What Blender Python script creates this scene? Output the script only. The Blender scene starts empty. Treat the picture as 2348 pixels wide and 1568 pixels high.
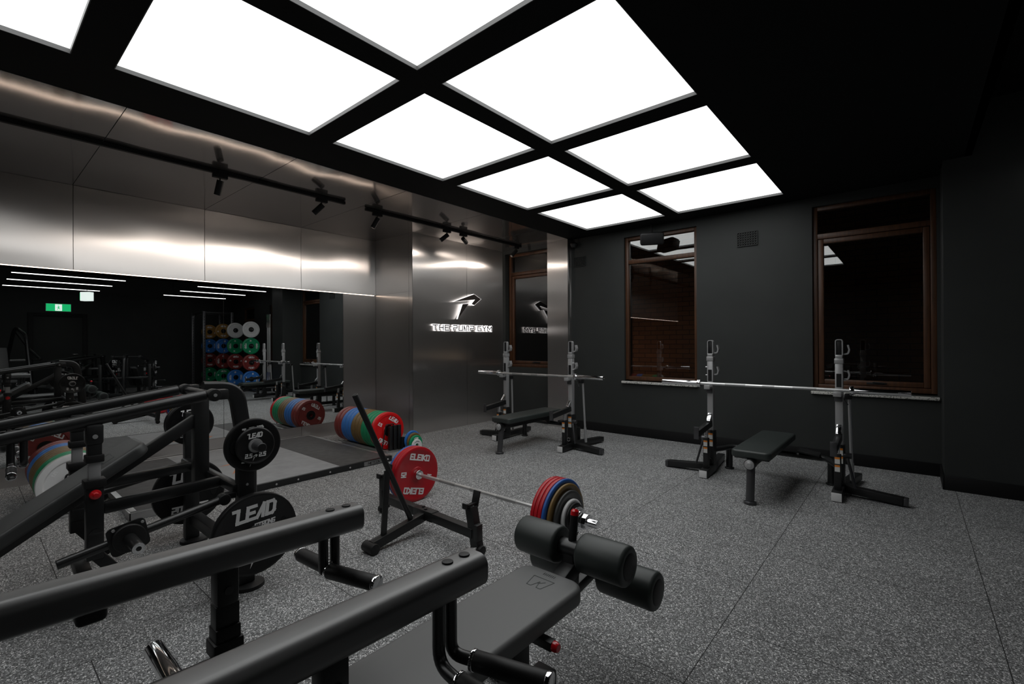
import bpy, bmesh, math, random
from mathutils import Vector, Matrix

SC = bpy.context.scene
COL = SC.collection
random.seed(7)
PI = math.pi
V = Vector

# ------------------------------------------------------------------ camera
def cam_axes(yaw, pitch, roll):
    c, s = math.cos(yaw), math.sin(yaw)
    F = V((-s * math.cos(pitch), c * math.cos(pitch), math.sin(pitch)))
    R = V((c, s, 0)); U = R.cross(F)
    r2 = math.cos(roll) * R + math.sin(roll) * U
    return F, r2, r2.cross(F)
_F, _R, _U = cam_axes(math.radians(40.35), math.radians(0.121), math.radians(-0.277))
camd = bpy.data.cameras.new('camera'); cam = bpy.data.objects.new('camera', camd); COL.objects.link(cam)
camd.sensor_fit = 'HORIZONTAL'; camd.sensor_width = 36.0; camd.lens = 36.0 * 1075.0 / 2348.0
camd.clip_start = 0.02
cam.matrix_world = Matrix((( _R.x, _U.x, -_F.x, 0), (_R.y, _U.y, -_F.y, 0), (_R.z, _U.z, -_F.z, 1.31), (0, 0, 0, 1)))
SC.camera = cam

# ------------------------------------------------------------------ world, view
w = bpy.data.worlds.new('world'); SC.world = w; w.use_nodes = True
bg = w.node_tree.nodes.get('Background') or w.node_tree.nodes.new('ShaderNodeBackground')
bg.inputs[0].default_value = (0.02, 0.025, 0.035, 1); bg.inputs[1].default_value = 0.05
vs = SC.view_settings
vs.view_transform = 'Standard'; vs.look = 'None'; vs.gamma = 1.0; vs.use_curve_mapping = False
vs.exposure = 0.15
try:
    SC.cycles.max_bounces = 10; SC.cycles.glossy_bounces = 6; SC.cycles.diffuse_bounces = 4
    SC.cycles.sample_clamp_indirect = 4.0; SC.cycles.caustics_reflective = True
except Exception:
    pass
PANEL_LIGHT = 1.95       # luminance of the backlit ceiling panels

# ------------------------------------------------------------------ materials
MATS = {}
def mat(name, col=(0.5, 0.5, 0.5), rough=0.5, metal=0.0, coat=0.0, emit=None, estr=0.0, spec=0.5, bump=None, vary=None):
    if name in MATS: return MATS[name]
    m = bpy.data.materials.new(name); m.use_nodes = True
    nt = m.node_tree; b = nt.nodes['Principled BSDF']
    b.inputs['Base Color'].default_value = (*col, 1); b.inputs['Roughness'].default_value = rough
    b.inputs['Metallic'].default_value = metal; b.inputs['Coat Weight'].default_value = coat
    b.inputs['Specular IOR Level'].default_value = spec
    if emit:
        b.inputs['Emission Color'].default_value = (*emit, 1); b.inputs['Emission Strength'].default_value = estr
    tc = None
    if bump or vary:
        tc = nt.nodes.new('ShaderNodeTexCoord')
    if vary:      # (scale, low factor, high factor): slight mottling of the colour
        n = nt.nodes.new('ShaderNodeTexNoise'); n.inputs['Scale'].default_value = vary[0]; n.inputs['Detail'].default_value = 5
        nt.links.new(tc.outputs['Object'], n.inputs['Vector'])
        r = nt.nodes.new('ShaderNodeMapRange'); r.inputs['From Min'].default_value = 0.3; r.inputs['From Max'].default_value = 0.7
        r.inputs['To Min'].default_value = vary[1]; r.inputs['To Max'].default_value = vary[2]
        nt.links.new(n.outputs['Fac'], r.inputs['Value'])
        mx = nt.nodes.new('ShaderNodeVectorMath'); mx.operation = 'SCALE'; mx.inputs[0].default_value = col
        nt.links.new(r.outputs['Result'], mx.inputs['Scale']); nt.links.new(mx.outputs['Vector'], b.inputs['Base Color'])
    if bump:      # (scale, strength, distance)
        n = nt.nodes.new('ShaderNodeTexNoise'); n.inputs['Scale'].default_value = bump[0]; n.inputs['Detail'].default_value = 3
        nt.links.new(tc.outputs['Object'], n.inputs['Vector'])
        bp = nt.nodes.new('ShaderNodeBump'); bp.inputs['Strength'].default_value = bump[1]; bp.inputs['Distance'].default_value = bump[2]
        nt.links.new(n.outputs['Fac'], bp.inputs['Height']); nt.links.new(bp.outputs['Normal'], b.inputs['Normal'])
    MATS[name] = m
    return m

def steel_mat(name, tangent, rough=0.29, aniso=1.0, col=(0.62, 0.60, 0.585), haze=0.15):
    """brushed stainless sheet: reflections smear along the tangent, stay crisp across it"""
    m = bpy.data.materials.new(name); m.use_nodes = True
    nt = m.node_tree; b = nt.nodes['Principled BSDF']
    b.inputs['Base Color'].default_value = (*col, 1); b.inputs['Metallic'].default_value = 1.0
    b.inputs['Roughness'].default_value = rough; b.inputs['Anisotropic'].default_value = aniso
    tg = nt.nodes.new('ShaderNodeCombineXYZ')
    for k in range(3): tg.inputs[k].default_value = tangent[k]
    nt.links.new(tg.outputs[0], b.inputs['Tangent'])
    # a second, wide lobe: the soft sheen of the brushed grain
    b2 = nt.nodes.new('ShaderNodeBsdfPrincipled'); b2.inputs['Base Color'].default_value = (*col, 1); b2.inputs['Metallic'].default_value = 1.0
    b2.inputs['Roughness'].default_value = 0.52
    mx = nt.nodes.new('ShaderNodeMixShader'); mx.inputs[0].default_value = haze
    nt.links.new(b.outputs[0], mx.inputs[1]); nt.links.new(b2.outputs[0], mx.inputs[2]); nt.links.new(mx.outputs[0], nt.nodes['Material Output'].inputs['Surface'])
    MATS[name] = m
    return m

def rubber_floor():
    m = bpy.data.materials.new('speckled_rubber_floor'); m.use_nodes = True
    nt = m.node_tree; b = nt.nodes['Principled BSDF']; N = nt.nodes.new; L = nt.links.new
    tc = N('ShaderNodeTexCoord')
    vo = N('ShaderNodeTexVoronoi'); vo.inputs['Scale'].default_value = 235.0
    L(tc.outputs['Object'], vo.inputs['Vector'])
    sep = N('ShaderNodeSeparateColor'); L(vo.outputs['Color'], sep.inputs['Color'])
    ramp = N('ShaderNodeValToRGB'); cr = ramp.color_ramp; cr.interpolation = 'CONSTANT'
    cr.elements[0].position = 0.0; cr.elements[0].color = (0.075, 0.077, 0.077, 1)
    cr.elements[1].position = 0.28; cr.elements[1].color = (0.175, 0.178, 0.179, 1)
    e = cr.elements.new(0.64); e.color = (0.33, 0.335, 0.338, 1)
    e = cr.elements.new(0.89); e.color = (0.78, 0.78, 0.78, 1)
    L(sep.outputs['Red'], ramp.inputs['Fac'])
    # faint tile-to-tile and patchy tone change
    nz = N('ShaderNodeTexNoise'); nz.inputs['Scale'].default_value = 1.3; nz.inputs['Detail'].default_value = 4
    L(tc.outputs['Object'], nz.inputs['Vector'])
    mr = N('ShaderNodeMapRange'); mr.inputs['From Min'].default_value = 0.3; mr.inputs['From Max'].default_value = 0.7
    mr.inputs['To Min'].default_value = 0.88; mr.inputs['To Max'].default_value = 1.1
    L(nz.outputs['Fac'], mr.inputs['Value'])
    sc = N('ShaderNodeVectorMath'); sc.operation = 'SCALE'; L(ramp.outputs['Color'], sc.inputs[0]); L(mr.outputs['Result'], sc.inputs['Scale'])
    # seams of the square tiles, every other column shifted by half a tile
    sx = N('ShaderNodeSeparateXYZ'); L(tc.outputs['Object'], sx.inputs[0])
    ax = N('ShaderNodeMath'); ax.operation = 'ADD'; ax.inputs[1].default_value = 0.67 + 0.965 * 20; L(sx.outputs['X'], ax.inputs[0])
    ay = N('ShaderNodeMath'); ay.operation = 'ADD'; ay.inputs[1].default_value = -2.28 + 0.4825 + 0.965 * 20; L(sx.outputs['Y'], ay.inputs[0])
    cb = N('ShaderNodeCombineXYZ'); L(ay.outputs[0], cb.inputs['X']); L(ax.outputs[0], cb.inputs['Y'])
    br = N('ShaderNodeTexBrick'); br.inputs['Scale'].default_value = 1.0; br.inputs['Brick Width'].default_value = 0.965
    br.inputs['Row Height'].default_value = 0.965; br.inputs['Mortar Size'].default_value = 0.0022; br.inputs['Mortar Smooth'].default_value = 0.3
    br.offset = 0.5; br.offset_frequency = 2; br.squash = 1.0
    L(cb.outputs[0], br.inputs['Vector'])
    mix = N('ShaderNodeMix'); mix.data_type = 'RGBA'
    L(br.outputs['Fac'], mix.inputs[0]); L(sc.outputs['Vector'], mix.inputs[6]); mix.inputs[7].default_value = (0.012, 0.012, 0.012, 1)
    L(mix.outputs[2], b.inputs['Base Color'])
    b.inputs['Roughness'].default_value = 0.72; b.inputs['Specular IOR Level'].default_value = 0.35
    bp = N('ShaderNodeBump'); bp.inputs['Strength'].default_value = 0.25; bp.inputs['Distance'].default_value = 0.002
    L(sep.outputs['Green'], bp.inputs['Height']); L(bp.outputs['Normal'], b.inputs['Normal'])
    return m

def brick_mat():
    m = bpy.data.materials.new('brown_brick'); m.use_nodes = True
    nt = m.node_tree; b = nt.nodes['Principled BSDF']; N = nt.nodes.new; L = nt.links.new
    tc = N('ShaderNodeTexCoord'); mp = N('ShaderNodeMapping'); mp.inputs['Rotation'].default_value = (PI / 2, 0, 0)
    br = N('ShaderNodeTexBrick'); br.inputs['Scale'].default_value = 1.0; br.inputs['Brick Width'].default_value = 0.24
    br.inputs['Row Height'].default_value = 0.085; br.inputs['Mortar Size'].default_value = 0.006
    br.inputs['Color1'].default_value = (0.26, 0.11, 0.055, 1); br.inputs['Color2'].default_value = (0.20, 0.085, 0.045, 1)
    br.inputs['Mortar'].default_value = (0.07, 0.04, 0.03, 1)
    L(tc.outputs['Object'], mp.inputs['Vector']); L(mp.outputs['Vector'], br.inputs['Vector']); L(br.outputs['Color'], b.inputs['Base Color'])
    b.inputs['Roughness'].default_value = 0.85
    return m

def wood_mat():
    m = bpy.data.materials.new('stained_wood'); m.use_nodes = True
    nt = m.node_tree; b = nt.nodes['Principled BSDF']; N = nt.nodes.new; L = nt.links.new
    tc = N('ShaderNodeTexCoord'); mp = N('ShaderNodeMapping'); mp.inputs['Scale'].default_value = (40, 40, 3)
    n = N('ShaderNodeTexNoise'); n.inputs['Scale'].default_value = 1.0; n.inputs['Detail'].default_value = 4
    r = N('ShaderNodeValToRGB'); r.color_ramp.elements[0].color = (0.050, 0.020, 0.008, 1); r.color_ramp.elements[1].color = (0.100, 0.040, 0.016, 1)
    r.color_ramp.elements[0].position = 0.3; r.color_ramp.elements[1].position = 0.7
    L(tc.outputs['Object'], mp.inputs['Vector']); L(mp.outputs['Vector'], n.inputs['Vector']); L(n.outputs['Fac'], r.inputs['Fac'])
    L(r.outputs['Color'], b.inputs['Base Color']); b.inputs['Roughness'].default_value = 0.42
    return m

def stone_mat():
    m = bpy.data.materials.new('speckled_sill_stone'); m.use_nodes = True
    nt = m.node_tree; b = nt.nodes['Principled BSDF']; N = nt.nodes.new; L = nt.links.new
    tc = N('ShaderNodeTexCoord'); n = N('ShaderNodeTexVoronoi'); n.inputs['Scale'].default_value = 130
    s = N('ShaderNodeSeparateColor'); r = N('ShaderNodeValToRGB'); r.color_ramp.interpolation = 'CONSTANT'
    r.color_ramp.elements[0].color = (0.16, 0.16, 0.15, 1); r.color_ramp.elements[1].color = (0.62, 0.61, 0.58, 1); r.color_ramp.elements[1].position = 0.18
    L(tc.outputs['Object'], n.inputs['Vector']); L(n.outputs['Color'], s.inputs['Color']); L(s.outputs['Red'], r.inputs['Fac'])
    L(r.outputs['Color'], b.inputs['Base Color']); b.inputs['Roughness'].default_value = 0.5
    return m

def glass_mat():
    m = bpy.data.materials.new('window_glass'); m.use_nodes = True
    nt = m.node_tree; N = nt.nodes.new; L = nt.links.new
    nt.nodes.remove(nt.nodes['Principled BSDF'])
    out = nt.nodes['Material Output']
    tr = N('ShaderNodeBsdfTransparent'); tr.inputs[0].default_value = (0.86, 0.87, 0.86, 1)
    gl = N('ShaderNodeBsdfGlossy'); gl.inputs['Roughness'].default_value = 0.01; gl.inputs[0].default_value = (1, 1, 1, 1)
    fr = N('ShaderNodeFresnel'); fr.inputs['IOR'].default_value = 1.9
    mx = N('ShaderNodeMixShader'); L(fr.outputs[0], mx.inputs[0]); L(tr.outputs[0], mx.inputs[1]); L(gl.outputs[0], mx.inputs[2])
    L(mx.outputs[0], out.inputs['Surface'])
    return m

M_floor = rubber_floor(); M_brick = brick_mat(); M_wood = wood_mat(); M_stone = stone_mat(); M_glass = glass_mat()
M_steelv = steel_mat('brushed_steel_sheet', (0, 1, 0))      # wall sheets
M_steelc = steel_mat('brushed_steel_soffit', (0, 1, 0), .09, .3, (.72, .69, .67), .10)     # soffit sheets
M_steelx = steel_mat('brushed_steel_return', (1, 0, 0))
M_mirror = mat('mirror_silver', (0.80, 0.82, 0.82), 0.0, 1.0)
M_blackwall = mat('black_wall_paint', (0.026, 0.029, 0.028), 0.62, spec=0.4, bump=(9, 0.12, 0.01), vary=(2.5, 0.9, 1.1))
M_blackceil = mat('black_ceiling_paint', (0.0055, 0.0065, 0.0065), 0.8, spec=0.15)
M_darkbase = mat('black_skirting_paint', (0.005, 0.005, 0.0055), 0.55, spec=0.3)
M_frame = mat('panel_frame_grey', (0.11, 0.11, 0.11), 0.5)
M_diff = mat('backlit_diffuser', (0.8, 0.8, 0.8), 0.6, emit=(0.985, 1.0, 0.995), estr=PANEL_LIGHT)
M_powder = mat('black_powder_coat', (0.0085, 0.009, 0.0095), 0.44, spec=0.5, bump=(700, 0.05, 0.0005))
M_satin = mat('satin_black_tube', (0.0075, 0.008, 0.0085), 0.34, spec=0.65)
M_arm = mat('lit_black_arm_coating', (0.028, 0.0285, 0.029), 0.5, coat=0.9, spec=1.0)  # lightened copy of the satin black, reflected light on near arms in its colour
M_arm.node_tree.nodes['Principled BSDF'].inputs['Coat Roughness'].default_value = 0.34
M_gun = mat('gunmetal_tube', (0.10, 0.10, 0.105), 0.33, metal=0.7)
M_silver = mat('silver_paint', (0.46, 0.46, 0.465), 0.36, metal=0.45)
M_cap = mat('pale_grey_cap', (0.72, 0.72, 0.72), 0.5)
M_chrome = mat('chrome', (0.80, 0.80, 0.81), 0.08, 1.0)
M_knurl = mat('knurled_steel', (0.50, 0.50, 0.50), 0.42, 0.8)
M_bar = mat('knurled_bar_steel', (0.74, 0.74, 0.74), 0.34, 0.85, bump=(900, 0.3, 0.0006))
M_pad = mat('lit_upholstery', (0.135, 0.137, 0.137), 0.50, spec=0.6, bump=(450, 0.10, 0.0006))  # lit copy of the upholstery, light on the flat bench put into its colour
M_padi = mat('shaded_upholstery', (0.048, 0.050, 0.050), 0.46, spec=0.6, bump=(450, 0.10, 0.0006))  # darker copy of the same upholstery, shade on the inclined pads in its colour
M_padg = mat('black_upholstery', (0.024, 0.031, 0.029), 0.46, spec=0.6, bump=(450, 0.10, 0.0006))
M_rubber = mat('black_rubber', (0.008, 0.008, 0.0085), 0.5, spec=0.4)
M_urethane = mat('black_urethane', (0.0065, 0.0065, 0.007), 0.42, spec=0.4)
M_red = mat('red_plastic', (0.62, 0.008, 0.014), 0.22, coat=0.6)
M_white = mat('white_lettering', (0.80, 0.80, 0.80), 0.5)
M_darkletter = mat('black_lettering', (0.012, 0.012, 0.012), 0.5)
M_mat = mat('black_platform_rubber', (0.060, 0.060, 0.061), 0.6, vary=(14, 0.75, 1.25))
M_platgrey = mat('grey_platform_vinyl', (0.27, 0.275, 0.285), 0.42, vary=(9, 0.85, 1.12))
M_orange = mat('orange_print', (0.58, 0.20, 0.06), 0.5)
M_plaque = mat('brushed_plaque', (0.30, 0.30, 0.30), 0.35, 0.8)
M_galv = mat('bare_steel_tray', (0.42, 0.42, 0.42), 0.38, 0.8, vary=(8, 0.85, 1.1))
M_label_o = mat('orange_sticker', (0.78, 0.24, 0.02), 0.5)
M_label_w = mat('white_sticker', (0.72, 0.72, 0.70), 0.5)
M_led = mat('white_led_tube', (0.8, 0.8, 0.8), 0.5, emit=(1.0, 0.98, 0.97), estr=3.6)
M_signglow = mat('lit_sign_edge', (0.8, 0.8, 0.8), 0.5, emit=(1.0, 0.955, 0.94), estr=1.6)
M_signface = mat('dark_sign_face', (0.030, 0.026, 0.025), 0.5, spec=.3)
M_exit = mat('exit_sign_green', (0.0, 0.3, 0.1), 0.5, emit=(0.01, 0.50, 0.16), estr=0.9)
M_exitw = mat('exit_sign_white', (0.8, 0.8, 0.8), 0.5, emit=(0.9, 1.0, 0.95), estr=0.9)
M_lens = mat('spot_lens', (0.8, 0.8, 0.8), 0.5, emit=(1.0, 0.80, 0.66), estr=14.0)
PC = {   # plate colours
    'rust': mat('rust_red_rubber', (0.235, 0.030, 0.026), 0.42, vary=(30, 0.92, 1.08)),
    'blue': mat('blue_rubber', (0.035, 0.20, 0.62), 0.42, vary=(30, 0.92, 1.08)),
    'olive': mat('ochre_rubber', (0.20, 0.125, 0.040), 0.45, vary=(30, 0.9, 1.1)),
    'green': mat('green_rubber', (0.004, 0.29, 0.12), 0.42, vary=(30, 0.92, 1.08)),
    'bright': mat('bright_red_rubber', (0.70, 0.006, 0.008), 0.35, vary=(30, 0.95, 1.05)),
    'white': mat('white_rubber', (0.70, 0.70, 0.70), 0.45),
    'compred': mat('red_enamel', (0.42, 0.006, 0.014), 0.36, vary=(20, 0.95, 1.05)),
    'compblue': mat('blue_enamel', (0.02, 0.10, 0.36), 0.33),
    'compyel': mat('ochre_enamel', (0.19, 0.115, 0.035), 0.35),
    'compgrey': mat('grey_enamel', (0.050, 0.052, 0.052), 0.35),
    'black': M_urethane,
    'gold': mat('mustard_rubber', (0.38, 0.20, 0.045), 0.45),
}

# ------------------------------------------------------------------ mesh helpers
class MB:
    """collects shapes; build() links them as ONE mesh object"""
    def __init__(s): s.bm = bmesh.new()
    def box(s, c, size, bev=0.0, rot=None, seg=2):
        M = Matrix.Translation(V(c))
        if rot is not None: M = M @ rot.to_4x4()
        M = M @ Matrix.Diagonal((*size, 1))
        r = bmesh.ops.create_cube(s.bm, size=1.0, matrix=M)
        if bev > 0:
            ed = {e for v in r['verts'] for e in v.link_edges}
            bmesh.ops.bevel(s.bm, geom=list(ed), offset=min(bev, 0.49 * min(size)), segments=seg, affect='EDGES', profile=0.5)
        return s
    def span(s, a, b, bev=0.0):
        a, b = V(a), V(b)
        return s.box((a + b) / 2, [abs(x) for x in (b - a)], bev)
    def bar(s, p0, p1, wd, ht, bev=0.004, up=(0, 0, 1), ext=0.0):
        p0, p1 = V(p0), V(p1); d = (p1 - p0); L = d.length; d.normalize()
        u = V(up)
        if abs(d.dot(u)) > 0.98: u = V((0, 1, 0))
        x = d.cross(u).normalized(); z = x.cross(d)
        rot = Matrix((x, d, z)).transposed()
        return s.box((p0 + p1) / 2, (wd, L + 2 * ext, ht), bev, rot)
    def pad(s, c, size, rad, bev, rot=None):
        """upholstered pad: rounded corners in plan, soft rim"""
        M = Matrix.Translation(V(c))
        if rot is not None: M = M @ rot.to_4x4()
        a, b_, h = size[0] / 2, size[1] / 2, size[2] / 2; pts = []
        for cx, cy, a0 in ((a - rad, b_ - rad, 0), (-a + rad, b_ - rad, 90), (-a + rad, -b_ + rad, 180), (a - rad, -b_ + rad, 270)):
            for k in range(9):
                q = math.radians(a0 + 90 * k / 8); pts.append((cx + rad * math.cos(q), cy + rad * math.sin(q)))
        rings = []
        prof = [(bev * (1 - math.sin(t * PI / 10)), h - bev * (1 - math.cos(t * PI / 10))) for t in range(6)]
        prof = [(bev * (1 - math.cos(math.radians(90 - 18 * t))), h - bev * (1 - math.sin(math.radians(90 - 18 * t)))) for t in range(6)]
        prof += [(i, -z) for i, z in prof[::-1]]
        for ins, z in prof:
            row = []
            for (x, y) in pts:
                ox = max(-a + rad, min(a - rad, x)); oy = max(-b_ + rad, min(b_ - rad, y)); k = (rad - ins) / rad
                row.append(s.bm.verts.new(M @ V((ox + (x - ox) * k, oy + (y - oy) * k, z))))
            rings.append(row)
        n = len(pts)
        for r0, r1 in zip(rings[:-1], rings[1:]):
            for k in range(n): s.bm.faces.new((r0[k], r0[(k + 1) % n], r1[(k + 1) % n], r1[k]))
        s.bm.faces.new(rings[0]); s.bm.faces.new(rings[-1][::-1])
        return s
    def cyl(s, p0, p1, r, r1=None, n=24, bev=0.0):
        p0, p1 = V(p0), V(p1); d = p1 - p0
        q = V((0, 0, 1)).rotation_difference(d.normalized()).to_matrix().to_4x4()
        M = Matrix.Translation((p0 + p1) / 2) @ q
        k = bmesh.ops.create_cone(s.bm, cap_ends=True, segments=n, radius1=r, radius2=r if r1 is None else r1, depth=d.length, matrix=M)
        if bev > 0:
            fs = {f for v in k['verts'] for f in v.link_faces if len(f.verts) > 4}
            ed = {e for f in fs for e in f.edges}
            bmesh.ops.bevel(s.bm, geom=list(ed), offset=bev, segments=3, affect='EDGES', profile=0.5)
        return s
    def path(s, pts, fillet, n=6):
        pts = [V(p) for p in pts]; out = [pts[0]]
        for i in range(1, len(pts) - 1):
            a, b, c = pts[i - 1], pts[i], pts[i + 1]
            d1, d2 = (a - b), (c - b); l1, l2 = d1.length, d2.length; d1.normalize(); d2.normalize()
            ang = d1.angle(d2)
            if fillet <= 0 or ang > 3.10: out.append(b); continue
            t = min(fillet / math.tan(ang / 2), l1 * 0.49, l2 * 0.49)
            A, B = b + d1 * t, b + d2 * t
            for k in range(n + 1):
                u = k / n
                out.append((1 - u) ** 2 * A + 2 * u * (1 - u) * b + u * u * B)
        out.append(pts[-1]); return out
    def sweep(s, pts, prof, fillet=0.0, up=(0, 0, 1), n=6):
        P = s.path(pts, fillet, n); rings = []
        t0 = (P[1] - P[0]).normalized(); u = V(up)
        if abs(t0.dot(u)) > 0.98: u = V((0, 1, 0))
        x = t0.cross(u).normalized()
        for i, p in enumerate(P):
            if i == 0: t = t0
            elif i == len(P) - 1: t = (P[i] - P[i - 1]).normalized()
            else: t = ((P[i + 1] - P[i]).normalized() + (P[i] - P[i - 1]).normalized()).normalized()
            x = (x - t * x.dot(t)).normalized(); z = x.cross(t)
            rings.append([s.bm.verts.new(p + x * a + z * b) for a, b in prof])
        m = len(prof)
        for i in range(len(rings) - 1):
            for j in range(m):
                s.bm.faces.new((rings[i][j], rings[i][(j + 1) % m], rings[i + 1][(j + 1) % m], rings[i + 1][j]))
        s.bm.faces.new(rings[0][::-1]); s.bm.faces.new(rings[-1])
        return s
    def tube(s, pts, r, fillet=0.0, n=16, up=(0, 0, 1)):
        return s.sweep(pts, [(r * math.cos(2 * PI * k / n), r * math.sin(2 * PI * k / n)) for k in range(n)], fillet, up)
    def lathe(s, prof, o=(0, 0, 0), axis=(1, 0, 0), n=48, closed=True):
        """prof = [(radius, height along the axis)]; a closed loop"""
        o = V(o); ax = V(axis).normalized(); u = ax.orthogonal().normalized(); v = ax.cross(u)
        rings = []
        for r, h in prof:
            if r < 1e-6: rings.append([s.bm.verts.new(o + ax * h)])
            else: rings.append([s.bm.verts.new(o + ax * h + (u * math.cos(2 * PI * k / n) + v * math.sin(2 * PI * k / n)) * r) for k in range(n)])
        pairs = [(i, i + 1) for i in range(len(rings) - 1)] + ([(len(rings) - 1, 0)] if closed else [])
        for i, j in pairs:
            A, B = rings[i], rings[j]
            for k in range(n):
                k2 = (k + 1) % n
                if len(A) == 1 and len(B) == 1: continue
                if len(A) == 1: s.bm.faces.new((A[0], B[k], B[k2]))
                elif len(B) == 1: s.bm.faces.new((A[k], A[k2], B[0]))
                else: s.bm.faces.new((A[k], A[k2], B[k2], B[k]))
        return s
    def prism(s, poly, o, u, v, th):
        o, u, v = V(o), V(u), V(v); n = u.cross(v).normalized()
        a = [s.bm.verts.new(o + u * p[0] + v * p[1]) for p in poly]
        b = [s.bm.verts.new(o + u * p[0] + v * p[1] + n * th) for p in poly]
        k = len(poly)
        s.bm.faces.new(a[::-1]); s.bm.faces.new(b)
        for i in range(k): s.bm.faces.new((a[i], a[(i + 1) % k], b[(i + 1) % k], b[i]))
        return s
    def text(s, st, o, u, v, h, t=0.18, th=0.001, shear=0.0, gap=0.22, wide=1.0):
        """block lettering centred on o"""
        W = 0.0; items = []
        for ch in st:
            if ch == ' ': W += 0.5; continue
            g, gw = GLYPH[ch]; items.append((W, g)); W += gw * wide + gap
        W -= gap
        o, u, v = V(o), V(u).normalized(), V(v).normalized()
        k = 0
        for x0, g in items:
            for line in g:
                for (ax, ay), (bx, by) in zip(line[:-1], line[1:]):
                    A = V(((x0 + ax * wide - W / 2 + shear * (ay - .5)) * h, (ay - 0.5) * h)); B = V(((x0 + bx * wide - W / 2 + shear * (by - .5)) * h, (by - 0.5) * h))
                    d = (B - A)
                    if d.length < 1e-9: d = V((1e-4, 0))
                    d.normalize(); e = d * (t * h / 2); q = V((-d.y, d.x)) * (t * h / 2)
                    s.prism([A - e - q, B + e - q, B + e + q, A - e + q], o, u, v, th * (1 + .05 * (k % 7))); k += 1
        return s
    def build(s, name, m, parent=None, smooth=35):
        bmesh.ops.recalc_face_normals(s.bm, faces=s.bm.faces)
        me = bpy.data.meshes.new(name); s.bm.to_mesh(me); s.bm.free()
        me.materials.append(m)
        if smooth:
            for p in me.polygons: p.use_smooth = True
            me.set_sharp_from_angle(angle=math.radians(smooth))
        o = bpy.data.objects.new(name, me); COL.objects.link(o)
        if parent is not None: o.parent = parent
        return o

GLYPH = {
    'A': ([[(0, 0), (0, 1), (.6, 1), (.6, 0)], [(0, .42), (.6, .42)]], .6), 'C': ([[(.6, 1), (0, 1), (0, 0), (.6, 0)]], .6),
    'D': ([[(0, 0), (0, 1), (.45, 1), (.6, .8), (.6, .2), (.45, 0), (0, 0)]], .6), 'E': ([[(.6, 1), (0, 1), (0, 0), (.6, 0)], [(0, .5), (.5, .5)]], .6),
    'G': ([[(.6, 1), (0, 1), (0, 0), (.6, 0), (.6, .45), (.35, .45)]], .6), 'H': ([[(0, 0), (0, 1)], [(.6, 0), (.6, 1)], [(0, .5), (.6, .5)]], .6),
    'I': ([[(.05, 0), (.05, 1)]], .1), 'K': ([[(0, 0), (0, 1)], [(.6, 1), (.08, .5), (.6, 0)]], .6), 'L': ([[(0, 1), (0, 0), (.55, 0)]], .55),
    'M': ([[(0, 0), (0, 1), (.4, .35), (.8, 1), (.8, 0)]], .8), 'N': ([[(0, 0), (0, 1), (.6, 0), (.6, 1)]], .6),
    'O': ([[(0, 0), (0, 1), (.6, 1), (.6, 0), (0, 0)]], .6), 'P': ([[(0, 0), (0, 1), (.6, 1), (.6, .45), (0, .45)]], .6),
    'R': ([[(0, 0), (0, 1), (.6, 1), (.6, .45), (0, .45)], [(.25, .45), (.6, 0)]], .6), 'S': ([[(.6, 1), (0, 1), (0, .5), (.6, .5), (.6, 0), (0, 0)]], .6),
    'T': ([[(0, 1), (.7, 1)], [(.35, 1), (.35, 0)]], .7), 'U': ([[(0, 1), (0, 0), (.6, 0), (.6, 1)]], .6),
    'Y': ([[(0, 1), (.3, .5), (.6, 1)], [(.3, .5), (.3, 0)]], .6),
    'p': ([[(0, 1), (.6, 1), (.6, .5), (0, .5)], [(0, .5), (0, 0)]], .6), 'm': ([[(0, 0), (0, 1), (.25, 0)], [(.45, 1), (.8, 1), (.8, 0)], [(.45, 1), (.45, 0)]], .8),
    'l': ([[(-.28, 1), (.08, 1), (.08, 0), (.55, 0)]], .55), 'a': ([[(-.05, 0), (.4, 1), (.4, 0)]], .45),
    '0': ([[(0, 0), (0, 1), (.5, 1), (.5, 0), (0, 0)]], .5), '1': ([[(0, .8), (.2, 1), (.2, 0)]], .25), '2': ([[(0, 1), (.5, 1), (.5, .5), (0, .5), (0, 0), (.5, 0)]], .5),
    '5': ([[(.5, 1), (0, 1), (0, .55), (.5, .55), (.5, 0), (0, 0)]], .5), '6': ([[(.5, 1), (0, 1), (0, 0), (.5, 0), (.5, .5), (0, .5)]], .5), '.': ([[(-.04, 0), (0.06, 0)]], .10),
}
ARROW1 = [(-.58, .10), (.08, .50), (.32, .30), (.08, -.02), (-.03, .08), (.10, .25)]   # upper bar of the arrow mark
ARROW2 = [(-.30, .02), (-.08, .06), (-.46, -.60)]                                       # its lower spike
def arrow(mb, o, u, v, size, th, mirror=1):
    for poly in (ARROW1, ARROW2):
        mb.prism([(p[0] * size * mirror, p[1] * size) for p in poly], o, u, v, th)

def tag(o, label=None, cat=None, group=None, kind=None):
    if label: o['label'] = label
    if cat: o['category'] = cat
    if group: o['group'] = group
    if kind: o['kind'] = kind
    return o
def empty(name, label, cat, loc=(0, 0, 0), rotz=0.0, group=None):
    o = bpy.data.objects.new(name, None); COL.objects.link(o); o.empty_display_size = 0.1
    o.location = loc; o.rotation_euler = (0, 0, rotz)
    return tag(o, label, cat, group)
def struct(o): o['kind'] = 'structure'; return o
KIDS = {}
def copy_tree(o, parent=None):
    c = o.copy(); COL.objects.link(c)
    if parent is not None: c.parent = parent
    for ch in [x for x in bpy.data.objects if x.parent == o and x != c]: copy_tree(ch, c)
    return c
def dup(o, loc, rot=(0, 0, 0), label=None, group=None):
    c = copy_tree(o); c.location = loc; c.rotation_euler = rot
    if label: c['label'] = label
    if group: c['group'] = group
    return c

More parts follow.
